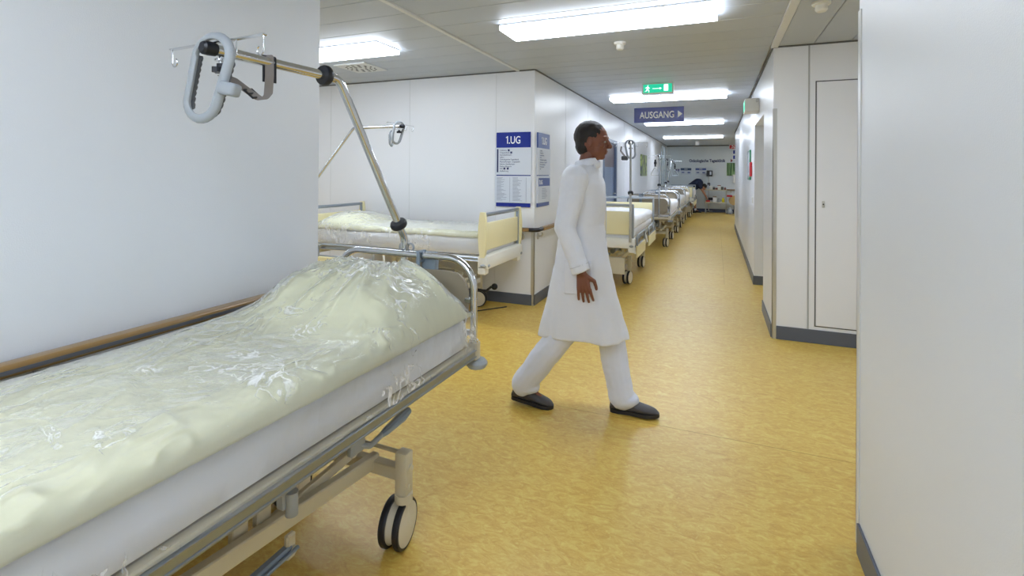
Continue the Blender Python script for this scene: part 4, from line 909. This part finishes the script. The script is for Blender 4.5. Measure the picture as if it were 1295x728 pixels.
# coat: lofted body + sleeves
ct = MB(); rings = []
prof = [(1.475, -.005, .075, .085), (1.455, -.005, .095, .135), (1.42, -.005, .115, .19), (1.36, 0, .13, .205), (1.25, 0, .14, .20), (1.12, -.005, .132, .185), (1.0, 0, .145, .195), (.88, .0, .165, .205), (.72, 0, .20, .20), (.58, 0, .235, .195), (.455, 0, .27, .19)]
n = 56; vs = []
for zi, (z, cx, rx, ry) in enumerate(prof):
    fl = smooth(1.0, .45, z)
    for k in range(n):
        a = 2*PI*k/n; rr = 1+fl*(.05*math.sin(7*a+z*3)+.03*math.sin(12*a+1))
        vs.append((cx+rx*math.cos(a)*rr, ry*math.sin(a)*rr, z+fl*.012*math.sin(3*a)))
fs = [(i*n+k, (i+1)*n+k, (i+1)*n+(k+1) % n, i*n+(k+1) % n) for i in range(len(prof)-1) for k in range(n)]+[tuple(range(n)), tuple((len(prof)-1)*n+k for k in range(n-1, -1, -1))]
ct.add(vs, fs)
coat = organic('coat', ct, .008, COAT, t, 5, .012, .12)
for s_, e_, w_ in ((shR, elR, wrR), (shL, elL, wrL)):
    sl = MB().cap(s_, e_, .075, .060).cap(e_, w_+(e_-w_)*.24, .060, .050).tube([w_+(e_-w_)*.22, w_+(e_-w_)*.02], .053, 20); organic('sleeve', sl, .007, COAT, coat, 3, .010, .06)
    MB().tube([w_+(e_-w_)*.17, w_+(e_-w_)*.155], .0545, 22).build('cuff_seam', SEAM if False else mat('cuff_stitch', (200, 204, 214), .8), coat)
pk = MB().box((-.06, -.212, .74), (.10, -.205, .93), .004); pk.build('pocket', COAT, coat)
MB().box((-.06, -.215, .925), (.10, -.205, .94), .003).build('pocket_hem', COAT, coat)
cc = MB().tube([(.03+.066*math.cos(a), .07*math.sin(a), 1.485+.012*math.cos(a)-.02*(math.cos(a) > .8)) for a in [2*PI*i/24 for i in range(24)]], .013, 8, closed=True, flat=1.8); cc.build('collar', COAT, coat)
MB().box((.138, -.004, .5), (.142, .0, 1.3)).build('button_seam', mat('coat_seam', (196, 200, 212), .8), coat, False)
tr = MB(); tr.ball((0, 0, .9), (.125, .165, .12))
for h_, k_, a_ in ((hipR, knR, anR), (hipL, knL, anL)):
    e = a_+(a_-k_).normalized()*.015; tr.cap(h_, k_, .105, .082); tr.cap(k_, e, .082, .076); tr.ball(e+Vector((.015, 0, -.01)), (.092, .072, .05))
organic('trousers', tr, .008, TROUS, t, 4, .016, .11)
shoe(t, 'shoe', '', (-.425, -.055, .028), (-.165, -.045, 0.0), 0, SHOE, SOLE)
shoe(t, 'shoe', '', (.165, .06, 0), (.445, .055, .012), 0, SHOE, SOLE)
# ---- bending person
t = thing('person', 'person in navy shirt and dark shorts bending over the trolley far down the corridor', 'person', (-.86, 19.75, 0), 0)
bd = MB(); hp = Vector((-.08, 0, .86)); ch = Vector((.22, 0, 1.10)); 
bd.ball(hp, (.14, .15, .13)); bd.cap(hp, ch, .13, .14); bd.cap(ch, ch+Vector((.13, 0, -.07)), .07, .055)
HR2 = Euler((0, math.radians(62), 0)).to_matrix(); HC2 = ch+Vector((.20, 0, -.14)); head(bd, HC2, HR2)
legs = []
for sg, fx in ((-1, -.04), (1, .13)):
    h_ = hp+Vector((0, sg*.09, 0)); k_ = Vector((fx*.6+.03, sg*.09, .46)); a_ = Vector((fx, sg*.09, .09)); legs.append((h_, k_, a_)); bd.cap(h_, k_, .085, .055); bd.cap(k_, a_, .056, .036); bd.cap(a_, a_+Vector((.1, 0, -.04)), .034, .025)
arms = []
for sg in (-1, 1):
    s_ = ch+Vector((.03, sg*.19, -.02)); e_ = Vector((.38, sg*.2, .84)); w_ = Vector((.50, sg*.13, .62)); arms.append((s_, e_, w_)); bd.cap(s_, e_, .05, .04); bd.cap(e_, w_, .04, .028); hand(bd, w_, (.5, 0, -1), (0, -sg, 0), (-1, 0, -.3), 1, .4)
organic('body', bd, .008, SKIN2, t, 3)
organic('hair', MB().ball(HC2+HR2 @ Vector((-.02, 0, .03)), (.1, .083, .098), HR2, 20), .009, HAIR, t, 2)
sh = MB().cap(hp+Vector((.02, 0, .04)), ch, .165, .185).cap(hp+Vector((.02, -.05, .04)), hp+Vector((.02, .05, .04)), .15, .15)
for s_, e_, w_ in arms: sh.cap(s_, s_+(e_-s_)*.55, .085, .075)
organic('shirt', sh, .01, NAVY, t, 4, .015, .1)
so = MB().ball(hp, (.18, .19, .15))
for h_, k_, a_ in legs: so.cap(h_, h_+(k_-h_)*.82, .115, .105)
organic('shorts', so, .01, SHORT, t, 4)
for (h_, k_, a_) in legs:
    shoe(t, 'shoe', '', (a_.x-.07, a_.y, 0), (a_.x+.21, a_.y, 0), 0, BLACK, SOLE)
    MB().cap(a_+Vector((0, 0, .05)), a_+Vector((.0, 0, 0)), .042, .042).build('sock', SIGNW, t)
